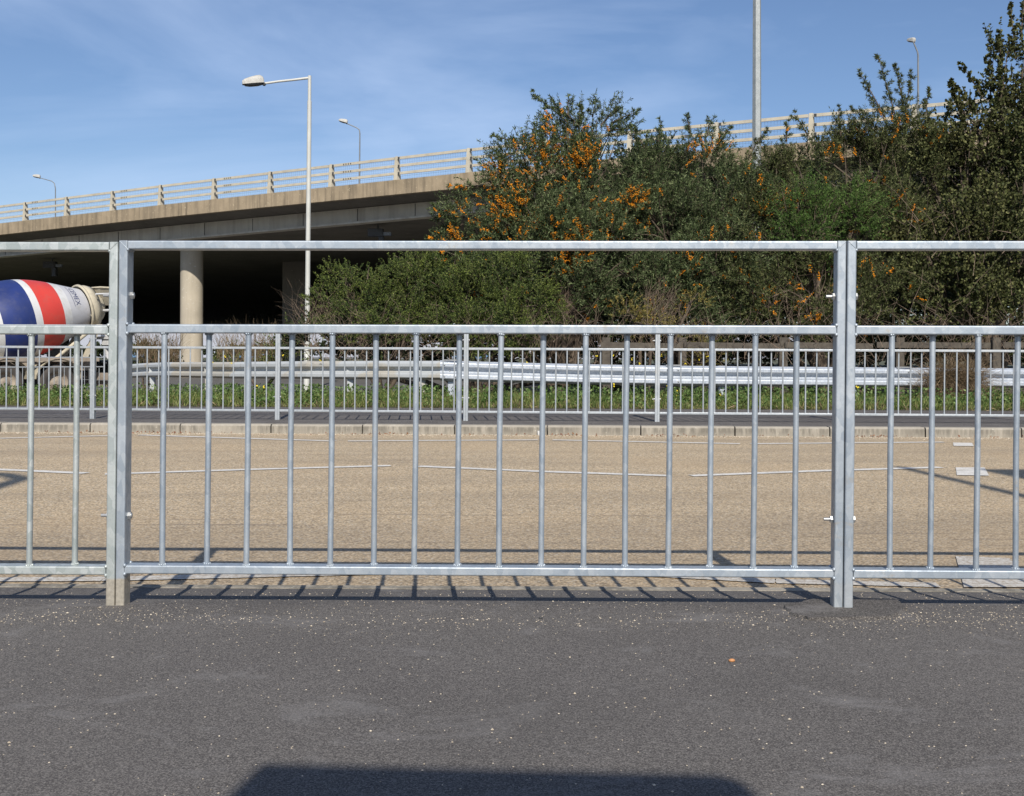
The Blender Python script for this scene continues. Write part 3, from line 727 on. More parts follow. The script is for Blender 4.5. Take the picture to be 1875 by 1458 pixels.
# tall mast leaving the top of the frame
Ym = 33.0; p = W(1386.5, 250, Ym); mast = empty('lamp_mast', (p.x, Ym, -.3)); b = MB()
ring = lambda z, r, ox: [(ox + r*math.cos(math.radians(-115 + 60*k)), r*math.sin(math.radians(-115 + 60*k)), z) for k in range(6)]
mr = ring(0, .165, 0) + ring(12, .12, -.02) + ring(18, .09, -.04)
b.add(mr, [(i*6+k, i*6+(k+1) % 6, (i+1)*6+(k+1) % 6, (i+1)*6+k) for i in range(2) for k in range(6)] + [tuple(range(12, 18))]); b.build('column', M['pole_galv'], mast)
b = MB(); b.tube([(-.04, 0, 18), (-.04, 0, 18.2)], .16, 8); b.tube([(-1.2, 0, 18.25), (1.1, 0, 18.25)], .06, 8); b.build('crossarm', M['pole_galv'], mast)
for s_ in (-1, 1): b = MB(); b.box(-.25 + s_*1.0, .25 + s_*1.0, -.3, .2, 18.32, 18.5); b.build('floodlight', M['lamp_head'], mast)
tag(mast, 'tall faceted grey mast rising behind the bushes out of the top', 'mast')

# unseen pole and lamp inferred from shadows, and boards added to cast theirs
def back_lamp(x, y, h, arm, lb):
    l = empty('street_lamp', (x, y, 0)); b = MB(); b.tube([(0, 0, 0), (0, 0, 1.2), (0, 0, 1.21), (0, 0, h)], [.09, .09, .07, .065], 12); b.build('column', M['lamp_grey'], l)
    b = MB(); b.tube([(0, 0, h), (arm*.2, .0, h + .18), (arm*.6, .0, h + .3), (arm, 0, h + .33)], [.065, .06, .05, .04], 10); b.build('arm', M['lamp_grey'], l)
    lamp_head(l, arm, 0, h + .33, .5, .0, PI if arm > 0 else 0); tag(l, lb, 'street lamp')
pp = empty('sign_pole', (3.50, -.5, 0)); b = MB(); b.tube([(0, 0, 0), (0, 0, 3.2)], [.05, .05], 12); b.build('lower_pole', M['lamp_grey'], pp)
b = MB(); b.tube([(0, 0, 3.2), (0, 0, 6.45)], [.06, .045], 12); b.build('upper_pole', M['lamp_grey'], pp); tag(pp, 'plain grey pole standing behind the viewpoint on the right', 'pole')
back_lamp(-2.42, -.5, 5.75, -.9, 'slim lamp column standing behind the viewpoint on the left')
def shadow_caster(x, y, wd, z0, z1, lb, drop=0.0, slant=0.0):  # unseen board, added and shaped only to throw a shadow into view
    s_ = empty('shadow_board', (x, y, 0)); b = MB(); r = .05; t = .004
    hw = wd / 2
    ring = [(-hw - slant, z0), (hw, z0)] + [(hw - r + r*math.cos(a), z1 - drop - r + r*math.sin(a)) for a in [q*PI/8 for q in range(5)]] + [(-hw, z1)]
    n = len(ring); b.add([(p, -t, q) for p, q in ring] + [(p, t, q) for p, q in ring], [tuple(range(n)), tuple(range(n, 2*n))[::-1]] + [(k, n+k, n+(k+1) % n, (k+1) % n) for k in range(n)])
    b.build('panel', M['lamp_grey'], s_)
    for q in (-wd*.3, wd*.3): b = MB(); b.tube([(q, -.04, 0), (q, -.04, z1 - .1)], .03, 12); b.build('post', M['lamp_grey'], s_)
    tag(s_, lb, 'shadow_caster')
shadow_caster(.258, -1.0, .80, 1.2, 2.24, 'added unseen shadow casting board on two posts behind the viewpoint', .035, .34)
shadow_caster(4.93, -.6, 1.9, 5.2, 6.40, 'added unseen high wide shadow casting board behind the viewpoint on the right', .0, 0)

# ------------------------------------------------------------------ cement mixer truck
M['t_white'] = mat_simple('mixer_white_paint', (.60, .60, .59), (.55, .55, .55), .42, 0, 1.6, dirt=(.44, .42, .38))
M['t_grey'] = mat_simple('mixer_pale_grey_paint', (.50, .50, .52), (.44, .44, .46), .45, 0, 1.6, dirt=(.36, .35, .33))
M['t_red'] = mat_simple('mixer_red_paint', (.58, .055, .04), (.50, .045, .035), .45, 0, 1.6, dirt=(.42, .09, .07))
M['t_blue'] = mat_simple('mixer_blue_paint', (.018, .035, .16), (.015, .028, .12), .45, 0, 1.6, dirt=(.05, .06, .14))
M['t_cream'] = mat_simple('dusty_cream_steel', (.48, .43, .32), (.38, .34, .26), .7, 0, 3, dirt=(.28, .25, .19))
M['t_dust'] = mat_simple('cement_dusted_chassis', (.34, .29, .23), (.24, .20, .16), .85, 0, 3, dirt=(.16, .13, .11))
M['t_orange'] = mat_simple('orange_brown_locker', (.36, .20, .075), (.30, .17, .07), .7, 0, 2)
M['tyre'] = mat_simple('dusty_tyre', (.07, .06, .055), (.05, .045, .04), .9, 0, 4)
M['t_text'] = mat_simple('dark_blue_lettering', (.05, .06, .14), rough=.5)
truck = empty('cement_mixer_truck')
psi = math.radians(48); rear = W(186, 600, 33.0)
truck.location = (rear.x - .30*math.cos(psi), rear.y - .30*math.sin(psi), -.60); truck.rotation_euler.z = math.atan2(-math.sin(psi), -math.cos(psi))
# local: x forward (towards front), y to the visible side, origin at the rear end
mouth = Vector((.25, 0, 2.62)); front = Vector((4.55, 0, 1.72)); ax = (front - mouth).normalized()
Q = ax.to_track_quat('X', 'Z').to_matrix().to_4x4(); DM = Matrix.Translation(mouth) @ Q
prof = [(0, .60), (.03, .62), (.10, .63)]
bands = []
segs = [(.10, .60, 3), (.42, .71, 3), (.75, .83, 0), (1.0, .93, 1), (1.25, 1.02, 1), (1.70, 1.11, 0), (1.90, 1.13, 2), (2.3, 1.135, 2), (2.75, 1.08, 0), (3.1, .96, 0), (3.5, .79, 0), (3.9, .57, 0), (4.3, .30, 0), (4.3, .01, 0)]
pr = [(s_[0], s_[1]) for s_ in segs]
# smooth the profile
aa = [p[0] for p in pr[:-2]]; rr_ = [p[1] for p in pr[:-2]]
fine_a = []; fine_m = []
for k in range(len(aa) - 1):
    for q in range(3): fine_a.append(aa[k] + (aa[k+1] - aa[k]) * q / 3); fine_m.append(segs[k][2])
fine_a.append(aa[-1])
coef = np.polyfit(aa, rr_, 5); fr = [float(np.polyval(coef, a)) for a in fine_a]
prf = list(zip(fine_a, fr)) + [(4.28, .25), (4.3, .01)]; fm = fine_m + [0, 0]
b = MB(); b.lathe(prf, DM, 48, mis=fm)
drum = b.build('drum', [M['t_white'], M['t_red'], M['t_blue'], M['t_grey']], truck)
rad_at = lambda a: float(np.polyval(coef, a))
b = MB(); b.lathe([(.10, .66), (.10, .70), (.04, .71), (.04, .66)], DM, 40); b.lathe([(-.0, .50), (-.22, .56), (-.26, .60), (-.10, .66), (.03, .66), (.06, .62)], DM, 40)
b.lathe([(-.24, .52), (-.42, .44), (-.46, .40), (-.30, .38)], DM, 40)
b.build('collar', M['t_cream'], truck)
# lettering wrapped on the drum
cu = bpy.data.curves.new('t', 'FONT'); cu.body = 'CEMEX'; cu.size = .30; cu.extrude = 0; cu.resolution_u = 3
to = bpy.data.objects.new('t', cu); C.objects.link(to); dg = bpy.context.evaluated_depsgraph_get(); me = bpy.data.meshes.new_from_object(to.evaluated_get(dg))
tv = [v.co.copy() for v in me.vertices]; tf_ = [tuple(p.vertices) for p in me.polygons]
bpy.data.objects.remove(to); bpy.data.meshes.remove(me)
xm = max(v.x for v in tv)
b = MB(); vs = []
for v in tv:
    # text runs round the drum (downwards on the visible side), letter tops towards the front of the truck
    th = math.radians(28) + (1 - v.x / xm) * math.radians(0) + (v.x / xm) * math.radians(50)
    a = .52 - v.y * .75
    r = rad_at(a) + .006
    # angle measured from the top (z) to the visible side (+y)
    vs.append(DM @ Vector((a, r * math.sin(th), r * math.cos(th))))
b.add(vs, tf_)
for a0_, a1_ in ((.57, .585),):
    n = 14
    for k in range(n):
        t0, t1 = [math.radians(26 + 54 * q / n) for q in (k, k + 1)]
        b.add([DM @ Vector((a_, (rad_at(a_)+.006)*math.sin(t_), (rad_at(a_)+.006)*math.cos(t_))) for a_, t_ in ((a0_, t0), (a1_, t0), (a1_, t1), (a0_, t1))], [(0, 1, 2, 3)])
b.build('lettering', M['t_text'], drum)
# chassis
b = MB()
for s_ in (-.45, .45): b.box(.1, 8.2, s_ - .05, s_ + .05, .82, 1.08)
for xx in (.2, 1.2, 2.4, 3.6, 5): b.box(xx, xx + .12, -.39, .39, .86, 1.02)
b.box(.0, .12, -1.1, 1.1, .55, .75); b.box(.3, 4.8, .95, 1.08, 1.08, 1.20); b.box(.3, 4.8, -1.08, -.95, 1.08, 1.20)
for xx in (.6, 1.9, 3.2, 4.4): b.box(xx, xx + .08, -.94, .94, 1.09, 1.17)
b.build('chassis', M['t_dust'], truck)
b = MB(); b.add([Vector(p) for p in ((.5, .62, 1.1), (.62, .62, 1.1), (.10, .5, 2.15), (-.02, .5, 2.15), (.5, .74, 1.1), (.62, .74, 1.1), (.10, .62, 2.15), (-.02, .62, 2.15))], [(0,1,2,3),(5,4,7,6),(3,2,6,7),(0,4,5,1),(0,3,7,4),(1,5,6,2)])
b.tube([(1.5, .8, 1.1), (.35, .75, 2.0)], .05, 8); b.tube([(1.5, -.8, 1.1), (.35, -.75, 2.0)], .05, 8); b.tube([(.56, -.68, 1.1), (.05, -.56, 2.15)], .07, 8)
b.box(.0, .25, -.70, .70, 1.9, 2.0); b.build('drum_support', M['t_cream'], truck)
b = MB()     # hopper
h0 = [(-.62, -.55, 3.22), (.02, -.55, 3.22), (.02, .55, 3.22), (-.62, .55, 3.22)]; h1 = [(-.42, -.28, 2.72), (-.12, -.28, 2.72), (-.12, .28, 2.72), (-.42, .28, 2.72)]
b.add([Vector(p) for p in h0 + h1], [(0, 1, 5, 4), (1, 2, 6, 5), (2, 3, 7, 6), (3, 0, 4, 7)]); b.tube([h0[0], h0[1], h0[2], h0[3], h0[0]], .03, 6)
b.build('hopper', M['t_cream'], truck)
b = MB()     # chute
cv = []
for k in range(6):
    t = k / 5; c = Vector((-.35, .1 + .5*t, 2.3 - 1.0*t))
    cv.append([c + Vector((math.cos(a)*.24, 0, -math.sin(a)*.2)) for a in [PI*q/8 for q in range(9)]])
for r0, r1 in zip(cv[:-1], cv[1:]):
    for k in range(8): b.add([r0[k], r0[k+1], r1[k+1], r1[k]], [(0, 1, 2, 3)], 0, True)
b.box(-.62, -.1, .42, .78, 1.55, 1.68); b.box(-.5, -.1, -.3, .9, 1.72, 1.80)
b.build('chute', M['t_white'], truck)
b = MB()     # ladder and rear tubes
for yy in (.62, .98): b.tube([(-.30, yy, .9), (-.30, yy, 2.5), (-.25, yy, 3.05)], .028, 8)
for k in range(7): b.tube([(-.30, .62, 1.1 + k*.28), (-.30, .98, 1.1 + k*.28)], .02, 6)
b.tube([(-.55, .5, 3.15), (-.60, .5, 3.5)], .03, 6); b.tube([(-.1, .3, 2.55), (-.1, 1.15, 2.55)], .04, 6); b.tube([(-.62, .55, 3.2), (-.75, .75, 2.8), (-.62, .75, 2.1)], .03, 6)
b.tube([(.25, .75, 3.0), (-.25, .75, 3.05), (-.4, .78, 2.2), (-.2, .7, 1.6)], .035, 6)
b.build('ladder', M['t_white'], truck)
for xx in (1.45, 2.85):
    for s_ in (1, -1):
        b = MB(); RM = Matrix.Translation((xx, s_ * .78, .5)) @ Matrix.Rotation(PI/2, 4, 'Z')
        b.lathe([(-.2, .30), (-.22, .34), (-.22, .46), (-.17, .51), (.17, .51), (.22, .46), (.22, .34), (.2, .30)], RM, 28); wh = b.build('wheel', M['tyre'], truck)
        b = MB(); b.lathe([(s_*.14, .01), (s_*.16, .11), (s_*.08, .14), (s_*.06, .26), (s_*.2, .30)], RM, 24); b.build('rim', M['t_dust'], wh)
        b = MB(); ar = []
        for y_ in (.55, 1.1):
            ar.append([Vector((xx + .64*math.cos(a), s_ * y_, .52 + .62*math.sin(a))) for a in [PI*(.04 + .92*q/14) for q in range(15)]])
        for k in range(14): b.add([ar[0][k], ar[0][k+1], ar[1][k+1], ar[1][k]], [(0, 1, 2, 3)], 0, True)
        o2 = [[p + (p - Vector((xx, p.y, .52))).normalized()*.02 for p in r] for r in ar]
        for k in range(14): b.add([o2[0][k], o2[1][k], o2[1][k+1], o2[0][k+1]], [(0, 1, 2, 3)], 0, True)
        b.build('mudguard', M['t_cream'], truck)
b = MB(); b.box(3.75, 5.6, .55, 1.12, .48, .98); b.box(3.7, 5.65, .56, 1.10, .99, 1.04); b.build('locker', M['t_orange'], truck)
b = MB(); b.tube([(3.7, 1.0, 1.2), (5.8, 1.0, 1.2)], .10, 10); b.blob((3.65, 1.0, 1.2), .12, 10); b.build('water_pipe', M['t_white'], truck)
b = MB(); b.box(-.06, .0, -1.05, 1.05, .35, .52); b.build('rear_bumper', M['t_dust'], truck)
for s_ in (-1, 1): b = MB(); b.box(-.10, -.062, s_*.9 - .16, s_*.9 + .16, .40, .50); b.build('tail_light', M['t_red'], truck)
b = MB(); b.rbox(6.6, 8.6, -1.15, 1.15, .55, 2.9, .12, 2); b.build('cab', M['t_white'], truck)
for xx in (6.3, 7.9):
    for s_ in (1, -1):
        b = MB(); RM = Matrix.Translation((xx, s_ * .95, .5)) @ Matrix.Rotation(PI/2, 4, 'Z'); b.lathe([(-.2, .30), (-.22, .46), (-.17, .51), (.17, .51), (.22, .46), (.2, .30)], RM, 24); b.build('wheel', M['tyre'], truck)
tag(truck, 'cement mixer truck with white, red and blue striped drum', 'mixer truck')

# ------------------------------------------------------------------ vegetation
def rand_dirs(n):
    v = rng.normal(size=(n, 3)); return v / np.linalg.norm(v, axis=1, keepdims=True)
def norm(v): return v / np.maximum(np.linalg.norm(v, axis=1, keepdims=True), 1e-9)
def leaves(base, dirs, l, wd):
    """diamond leaves; base (N,3), dirs (N,3) unit"""
    side = norm(np.cross(dirs, rand_dirs(len(base)))) * (wd / 2)[:, None]
    t = dirs * l[:, None]
    return np.stack([base, base + t * .45 + side, base + t, base + t * .45 - side], axis=1)
def round_leaves(base, dirs, l, wd):
    side = norm(np.cross(dirs, rand_dirs(len(base)))) * (wd / 2)[:, None]; t = dirs * l[:, None]
    return np.stack([base, base + t*.3 + side, base + t*.75 + side*.8, base + t, base + t*.75 - side*.8, base + t*.3 - side], axis=1)
def twig_quads(p, q, r):
    """thin three sided tapered twigs"""
    d = norm(q - p); s1 = norm(np.cross(d, rand_dirs(len(p)))); s2 = np.cross(d, s1)
    o = [s1, -.5*s1 + .87*s2, -.5*s1 - .87*s2]; out = []
    for a in range(3):
        A_, B_ = o[a] * r[:, None], o[(a+1) % 3] * r[:, None]
        out.append(np.stack([p + A_, p + B_, q + B_*.35, q + A_*.35], axis=1))
    return np.concatenate(out)
def bush(name, blobs, root_px, leafmat, lb, cat, dens=1.0, leaf=(.074, .015), per=34, tw=(.30, .62), up=.45, berries=0, spread=.75, round_=False, group=None, tips=(), bark='bark', berry_zone=None, clump=1.0):
    """blobs: (px, py, rx, ry, distance, depth radius in m)"""
    root = G(root_px[0], 700, -.15); root = W(root_px[0], 690, root_px[1]); root.z = -.2
    t = empty(name, root); O = np.array(root)
    P_, D_, L_ = [], [], []
    tr = MB()
    tr_main = [Vector((0, 0, 0))]
    for (px, py, rx, ry, Y, rd) in blobs:
        c = np.array(W(px, py, Y)); ax_ = np.array([rx / F * Y, rd, ry / F * Y])
        area = ax_[0] * ax_[2] + ax_[1] * (ax_[0] + ax_[2]) * .5
        n = max(30, int(235 * area * dens))
        u_ = rand_dirs(n); r_ = rng.random(n) ** (1/2.6)
        lump = 1 + .16 * np.sin(u_[:, 0]*5 + c[0]*3) * np.cos(u_[:, 2]*6 + c[2]*2)
        p = c + u_ * ax_ * (r_ * lump)[:, None]
        d = norm(u_ * .8 + np.array([0, -.05, up]) + rand_dirs(n) * .65)
        nc = max(5, int(area * 9 * clump)); sc_ = c + rand_dirs(nc) * ax_ * rng.uniform(.55, 1.02, nc)[:, None]
        which = rng.integers(0, nc, n); isc = rng.random(n) < .86
        g3 = rng.normal(size=(n, 3)); pc = sc_[which] + g3 * .085 / math.sqrt(clump)
        dc = norm(norm(g3) * .55 + norm(sc_[which] - c) * .5 + np.array([0, -.05, up]) + rand_dirs(n) * .35)
        p = np.where(isc[:, None], pc, p); d = np.where(isc[:, None], dc, d)
        P_.append(p); D_.append(d); L_.append(rng.uniform(tw[0], tw[1], n))
        cv_ = Vector(c) - root; k = Vector((cv_.x * .45, cv_.y * .4, cv_.z * .35))
        kk = k.lerp(cv_, .5) + Vector((random.uniform(-.15, .15), 0, random.uniform(-.1, .1)))
        r0 = min(.07, .03 + .01 * cv_.length)
        tr.tube([(0, 0, 0), k, kk, cv_], [r0, r0*.75, r0*.55, r0*.3], 6)
        for q in range(7):   # secondary boughs
            e = Vector(c + rand_dirs(1)[0] * ax_ * .85) - root; s0 = kk.lerp(cv_, random.random())
            mdl = s0.lerp(e, .5) + Vector((random.uniform(-.12, .12), random.uniform(-.1, .1), random.uniform(-.05, .15)))
            tr.tube([s0, mdl, e], [r0*.35, r0*.22, r0*.08], 5)
    for (x0, y0, x1, y1, Y, L2) in tips:      # long leading shoots against the sky
        a = np.array(W(x0, y0, Y)); e = np.array(W(x1, y1, Y)); n = max(6, int(np.linalg.norm(e - a) / .045))
        s_ = np.linspace(0, 1, n)[:, None]; p = a + (e - a) * s_ + rng.normal(size=(n, 3)) * .02
        d = norm(norm((e - a)[None])*.75 + rand_dirs(n)*.75 + np.array([0, 0, .15]))
        P_.append(p); D_.append(d); L_.append(L2 * (1.15 - .8 * s_[:, 0]) * rng.uniform(.7, 1.2, n))
        tr.tube([Vector(a) - root, Vector((a + e)/2) - root + Vector((0, 0, .02)), Vector(e) - root], [.018, .012, .004], 5)
    P = np.concatenate(P_) - O; D = np.concatenate(D_); Ln = np.concatenate(L_)
    keep = P[:, 2] + O[2] > .02; P, D, Ln = P[keep], D[keep], Ln[keep]
    E_ = P + D * Ln[:, None]
    tr.build('trunk', M[bark], t)
    quads_object('twigs', twig_quads(P, E_, np.full(len(P), .0034)), M[bark], t)
    k = per; s_ = rng.random((len(P), k)) ** .8
    base = (P[:, None] + D[:, None] * (s_ * Ln[:, None])[..., None]).reshape(-1, 3)
    dd = norm(np.repeat(D, k, axis=0) * .55 + rand_dirs(len(base)) * spread + np.array([0, 0, .12]))
    ll = rng.uniform(.7, 1.3, len(base)) * leaf[0]; ww = rng.uniform(.75, 1.25, len(base)) * leaf[1]
    if round_: quads_object('foliage', round_leaves(base, dd, ll, ww), M[leafmat], t, 6)
    else: quads_object('foliage', leaves(base, dd, ll, ww), M[leafmat], t)
    if berries:
        vis = P[:, 1] < np.percentile(P[:, 1], 70)
        idx = np.where(vis)[0]
        cl = np.array([math.sin(p[0]*2.3 + 1) * math.sin(p[2]*2.9) for p in P[idx]]); pr_ = np.exp(cl * 1.6)
        if berry_zone is not None: pr_ = pr_ * berry_zone(P[idx] + O)
        idx = rng.choice(idx, size=min(berries, len(idx)), replace=False, p=pr_ / pr_.sum())
        nb = 22; tt = rng.uniform(.0, .55, (len(idx), nb)); off = rng.normal(size=(len(idx), nb, 3)) * .014
        bc = (P[idx][:, None] + D[idx][:, None] * (tt * Ln[idx][:, None])[..., None] + off).reshape(-1, 3)
        # bring clusters slightly out towards the surface of the bush
        bc[:, 1] -= .04
        R_ = rng.uniform(.008, .0135, len(bc))[:, None]
        oc = np.array([[1,0,0],[0,1,0],[-1,0,0],[0,-1,0],[0,0,1],[0,0,-1]], float)
        tri = [(0,1,4),(1,2,4),(2,3,4),(3,0,4),(1,0,5),(2,1,5),(3,2,5),(0,3,5)]
        q = np.concatenate([np.stack([bc + oc[i]*R_ for i in f], axis=1) for f in tri])
        quads_object('berries', q, M['berry'], t, 3)
    tag(t, lb, cat, group)
    return t
GB = 'sea buckthorn bushes in front of the bridge'
# dark scrub filling the depth behind the bushes
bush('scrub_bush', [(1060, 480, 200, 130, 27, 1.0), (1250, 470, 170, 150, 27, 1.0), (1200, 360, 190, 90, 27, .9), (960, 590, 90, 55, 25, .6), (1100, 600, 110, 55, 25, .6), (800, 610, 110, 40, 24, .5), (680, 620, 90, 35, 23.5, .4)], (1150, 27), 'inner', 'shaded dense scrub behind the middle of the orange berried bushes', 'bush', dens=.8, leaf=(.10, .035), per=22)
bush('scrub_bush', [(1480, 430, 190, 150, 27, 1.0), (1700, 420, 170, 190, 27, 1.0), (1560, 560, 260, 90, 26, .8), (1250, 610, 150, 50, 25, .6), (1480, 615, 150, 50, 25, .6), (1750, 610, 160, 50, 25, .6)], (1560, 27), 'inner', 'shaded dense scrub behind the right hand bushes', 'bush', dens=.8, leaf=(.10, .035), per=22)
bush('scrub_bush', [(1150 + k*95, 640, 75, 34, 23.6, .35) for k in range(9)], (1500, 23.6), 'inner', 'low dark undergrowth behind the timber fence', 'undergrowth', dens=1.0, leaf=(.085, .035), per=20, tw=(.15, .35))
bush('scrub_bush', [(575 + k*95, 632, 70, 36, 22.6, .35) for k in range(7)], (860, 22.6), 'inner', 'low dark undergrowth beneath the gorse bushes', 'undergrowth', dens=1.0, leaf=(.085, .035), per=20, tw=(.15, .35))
# sea buckthorns
zoneA = lambda p: np.where(p[:, 0] < 1.9, 1.4, .5) * np.where(p[:, 2] > 4.3, 2.6, 1.0) * np.where(p[:, 0] < -.9, 1.8, 1.0) * np.where(p[:, 2] < 2.4, .3, 1.0)
bush('sea_buckthorn', [(915, 408, 80, 72, 22, .8), (905, 335, 42, 36, 22, .5), (1000, 330, 105, 80, 22.3, 1.0), (1010, 430, 110, 90, 21.6, 1.1), (960, 290, 50, 35, 22.2, .45),
    (1085, 238, 62, 28, 22.4, .45), (1040, 235, 50, 22, 22.2, .35), (1100, 360, 95, 85, 22.2, .9), (860, 470, 60, 40, 21.6, .6), (1000, 540, 130, 70, 21.5, .9), (1095, 470, 100, 90, 21.3, 1.0), (920, 500, 90, 60, 21.6, .8)],
    (1030, 22), 'buck', 'large sea buckthorn at the left, laden with orange berries', 'bush', berries=600, clump=.7, tw=(.25, .5), group=GB,
    tips=[(1040, 225, 975, 172, 22.3, .16), (1060, 230, 1012, 188, 22.3, .2), (1100, 230, 1130, 198, 22.3, .2), (1110, 240, 1166, 236, 22.3, .2), (1060, 240, 1062, 192, 22.4, .2), (1020, 262, 1000, 215, 22.3, .16), (890, 340, 830, 345, 22, .16), (960, 265, 905, 250, 22.1, .18), (1120, 225, 1168, 205, 22.4, .18), (1085, 215, 1090, 190, 22.4, .15), (1040, 210, 1040, 182, 22.3, .14), (850, 410, 788, 436, 22, .22), (850, 380, 795, 400, 22, .2), (1000, 240, 960, 250, 22.2, .2), (860, 460, 795, 380, 21.8, .2)], berry_zone=zoneA)
bush('sea_buckthorn', [(1215, 335, 72, 70, 23, .8), (1290, 318, 55, 58, 23, .7), (1230, 430, 110, 90, 22.4, 1.0), (1330, 390, 85, 90, 22.6, .9), (1180, 325, 40, 45, 23, .5), (1200, 520, 110, 70, 21.8, .8), (1310, 500, 95, 80, 21.8, .8), (1240, 590, 110, 40, 21.4, .6)],
    (1250, 23), 'buck', 'grey green sea buckthorn in the middle, left of the tall mast', 'bush', berries=110, clump=.7, tw=(.25, .5), group=GB,
    tips=[(1205, 260, 1210, 225, 23, .16), (1265, 250, 1258, 212, 23, .16), (1295, 250, 1300, 218, 23, .16), (1180, 270, 1160, 240, 23, .14), (1320, 260, 1335, 235, 23, .15)])
bush('sea_buckthorn', [(1400, 335, 60, 50, 23.5, .7), (1470, 322, 75, 60, 23.5, .8), (1560, 318, 85, 70, 23.5, .8), (1400, 420, 80, 80, 22.5, .8), (1620, 260, 55, 60, 23.5, .6), (1650, 330, 90, 90, 23.4, .8), (1400, 530, 100, 80, 21.6, .8), (1500, 540, 110, 85, 21.6, .8), (1610, 540, 90, 80, 21.6, .7), (1600, 430, 90, 80, 22.4, .8)],
    (1520, 23), 'buck2', 'sea buckthorn with tall leafy tips just right of the mast', 'bush', berries=190, clump=.7, tw=(.25, .48), group=GB,
    tips=[(1650, 250, 1608, 105, 23.5, .2), (1620, 215, 1575, 135, 23.5, .18), (1655, 200, 1640, 122, 23.5, .16), (1655, 235, 1668, 136, 23.5, .18), (1600, 230, 1560, 200, 23.5, .16), (1480, 250, 1455, 210, 23.5, .17), (1540, 250, 1535, 200, 23.5, .14), (1370, 290, 1400, 240, 23.4, .16), (1440, 260, 1440, 225, 23.4, .14), (1690, 260, 1700, 165, 23.5, .16), (1720, 260, 1745, 175, 23.5, .16)])
bush('willow_bush', [(1510, 400, 85, 50, 21.6, .6), (1570, 385, 55, 45, 21.7, .5), (1460, 370, 45, 35, 21.8, .4), (1480, 430, 70, 40, 21.5, .5)], (1510, 22), 'willow', 'bright green narrow leaved bush between the buckthorns, right of the mast', 'bush', leaf=(.055, .011), per=40, tw=(.2, .4), dens=1.25)
# right hand tree
bush('poplar_tree', [(1760, 330, 75, 110, 23, .9), (1850, 270, 62, 115, 23, .9), (1872, 130, 26, 90, 23, .4), (1832, 130, 20, 60, 23, .35), (1790, 460, 110, 90, 22, 1.0), (1700, 470, 70, 80, 22, .8), (1890, 420, 90, 120, 22, 1.0), (1740, 570, 90, 60, 21.4, .8), (1850, 570, 100, 70, 21.4, .8), (1790, 220, 45, 50, 23, .5), (1750, 275, 45, 45, 23.2, .6), (1700, 300, 40, 40, 23.2, .5), (1930, 250, 60, 200, 23.2, .9)],
    (1820, 23), 'poplar', 'tall dark tree with small rounded leaves at the right edge', 'tree', leaf=(.054, .046), per=19, tw=(.25, .55), up=.8, round_=True, dens=.85, clump=.8, spread=.9,
    tips=[(1790, 210, 1740, 150, 23, .16), (1800, 180, 1760, 118, 23, .12), (1832, 160, 1830, 60, 23, .17), (1860, 110, 1850, 8, 23, .16), (1780, 260, 1740, 150, 23, .15), (1815, 190, 1810, 105, 23, .12), (1870, 60, 1880, -60, 23, .2)])
# gorse and low bushes at the left
bush('gorse_bush', [(650, 560, 70, 55, 20.6, .7), (740, 560, 90, 80, 20.6, .8), (690, 600, 100, 45, 20.2, .6), (790, 530, 70, 60, 20.7, .7), (630, 520, 30, 26, 20.6, .3), (770, 500, 40, 34, 20.8, .35)], (700, 20.6), 'gorse', 'spiky green gorse bush nearest the white lamp column', 'bush', leaf=(.036, .011), per=46, tw=(.12, .3), dens=2.0, clump=2.4, group='green gorse bushes behind the crash barrier',
    tips=[(625, 510, 622, 490, 20.6, .09), (672, 520, 676, 485, 20.6, .1), (705, 500, 698, 490, 20.6, .09), (700, 600, 590, 550, 20.4, .12)])
bush('gorse_bush', [(850, 545, 90, 80, 20.4, .8), (940, 560, 80, 75, 20.4, .8), (880, 600, 120, 50, 20.0, .6), (800, 490, 60, 35, 21, .5), (980, 560, 50, 50, 20.6, .5), (930, 490, 50, 40, 20.6, .5)], (880, 20.5), 'gorse', 'spiky green gorse bush below the berry laden buckthorn', 'bush', leaf=(.036, .011), per=46, tw=(.12, .3), dens=2.0, clump=2.4, group='green gorse bushes behind the crash barrier',
    tips=[(760, 490, 722, 468, 20.9, .1), (800, 475, 770, 458, 21, .1)])
# ochre and dead bushes
bush('ochre_shrub', [(1150, 565, 34, 22, 20.6, .25), (1185, 585, 34, 20, 20.6, .25), (1265, 552, 24, 14, 20.7, .2)], (1190, 20.8), 'ochre', 'yellowing shrub at the foot of the buckthorns', 'shrub', leaf=(.032, .014), per=26, tw=(.1, .22), dens=2.2)
bush('ochre_shrub', [(1275, 625, 30, 18, 19.9, .22), (1300, 645, 26, 18, 19.9, .2), (1285, 660, 30, 14, 19.8, .2)], (1285, 20), 'ochre', 'small yellow green shrub sprouting through the timber fence', 'shrub', leaf=(.032, .014), per=26, tw=(.1, .2), dens=2.0)
def dead(name, boxes, n, lb, cat, mat='twig_pale', L_=(.35, .9), r=.0045, ang=(0, 0, 1), sp=.7, curved=True):
    t0 = W(boxes[0][0], 690, boxes[0][4]); t0.z = -.1; t = empty(name, t0); out_ = []
    for (x0, y0, x1, y1, Y, dy) in boxes:
        k = n // len(boxes); xs = rng.uniform(x0, x1, k); ys = rng.uniform(y0, y1, k); yy = Y + rng.uniform(-dy, dy, k)
        p = np.stack([(xs - PX) / F * yy, yy, CAMH - (ys - H0) / F * yy], 1) - np.array(t0)
        d = norm(np.array(ang)[None] + rand_dirs(k) * sp); l = rng.uniform(*L_, k)[:, None]
        for s_ in range(3):
            q = p + d * l / 3; out_.append(twig_quads(p, q, np.full(k, r * (1 - .25*s_)))); p = q; d = norm(d + rand_dirs(k) * .35 + np.array([0, 0, -.18]))
    quads_object('stems', np.concatenate(out_), M[mat], t); tag(t, lb, cat); return t
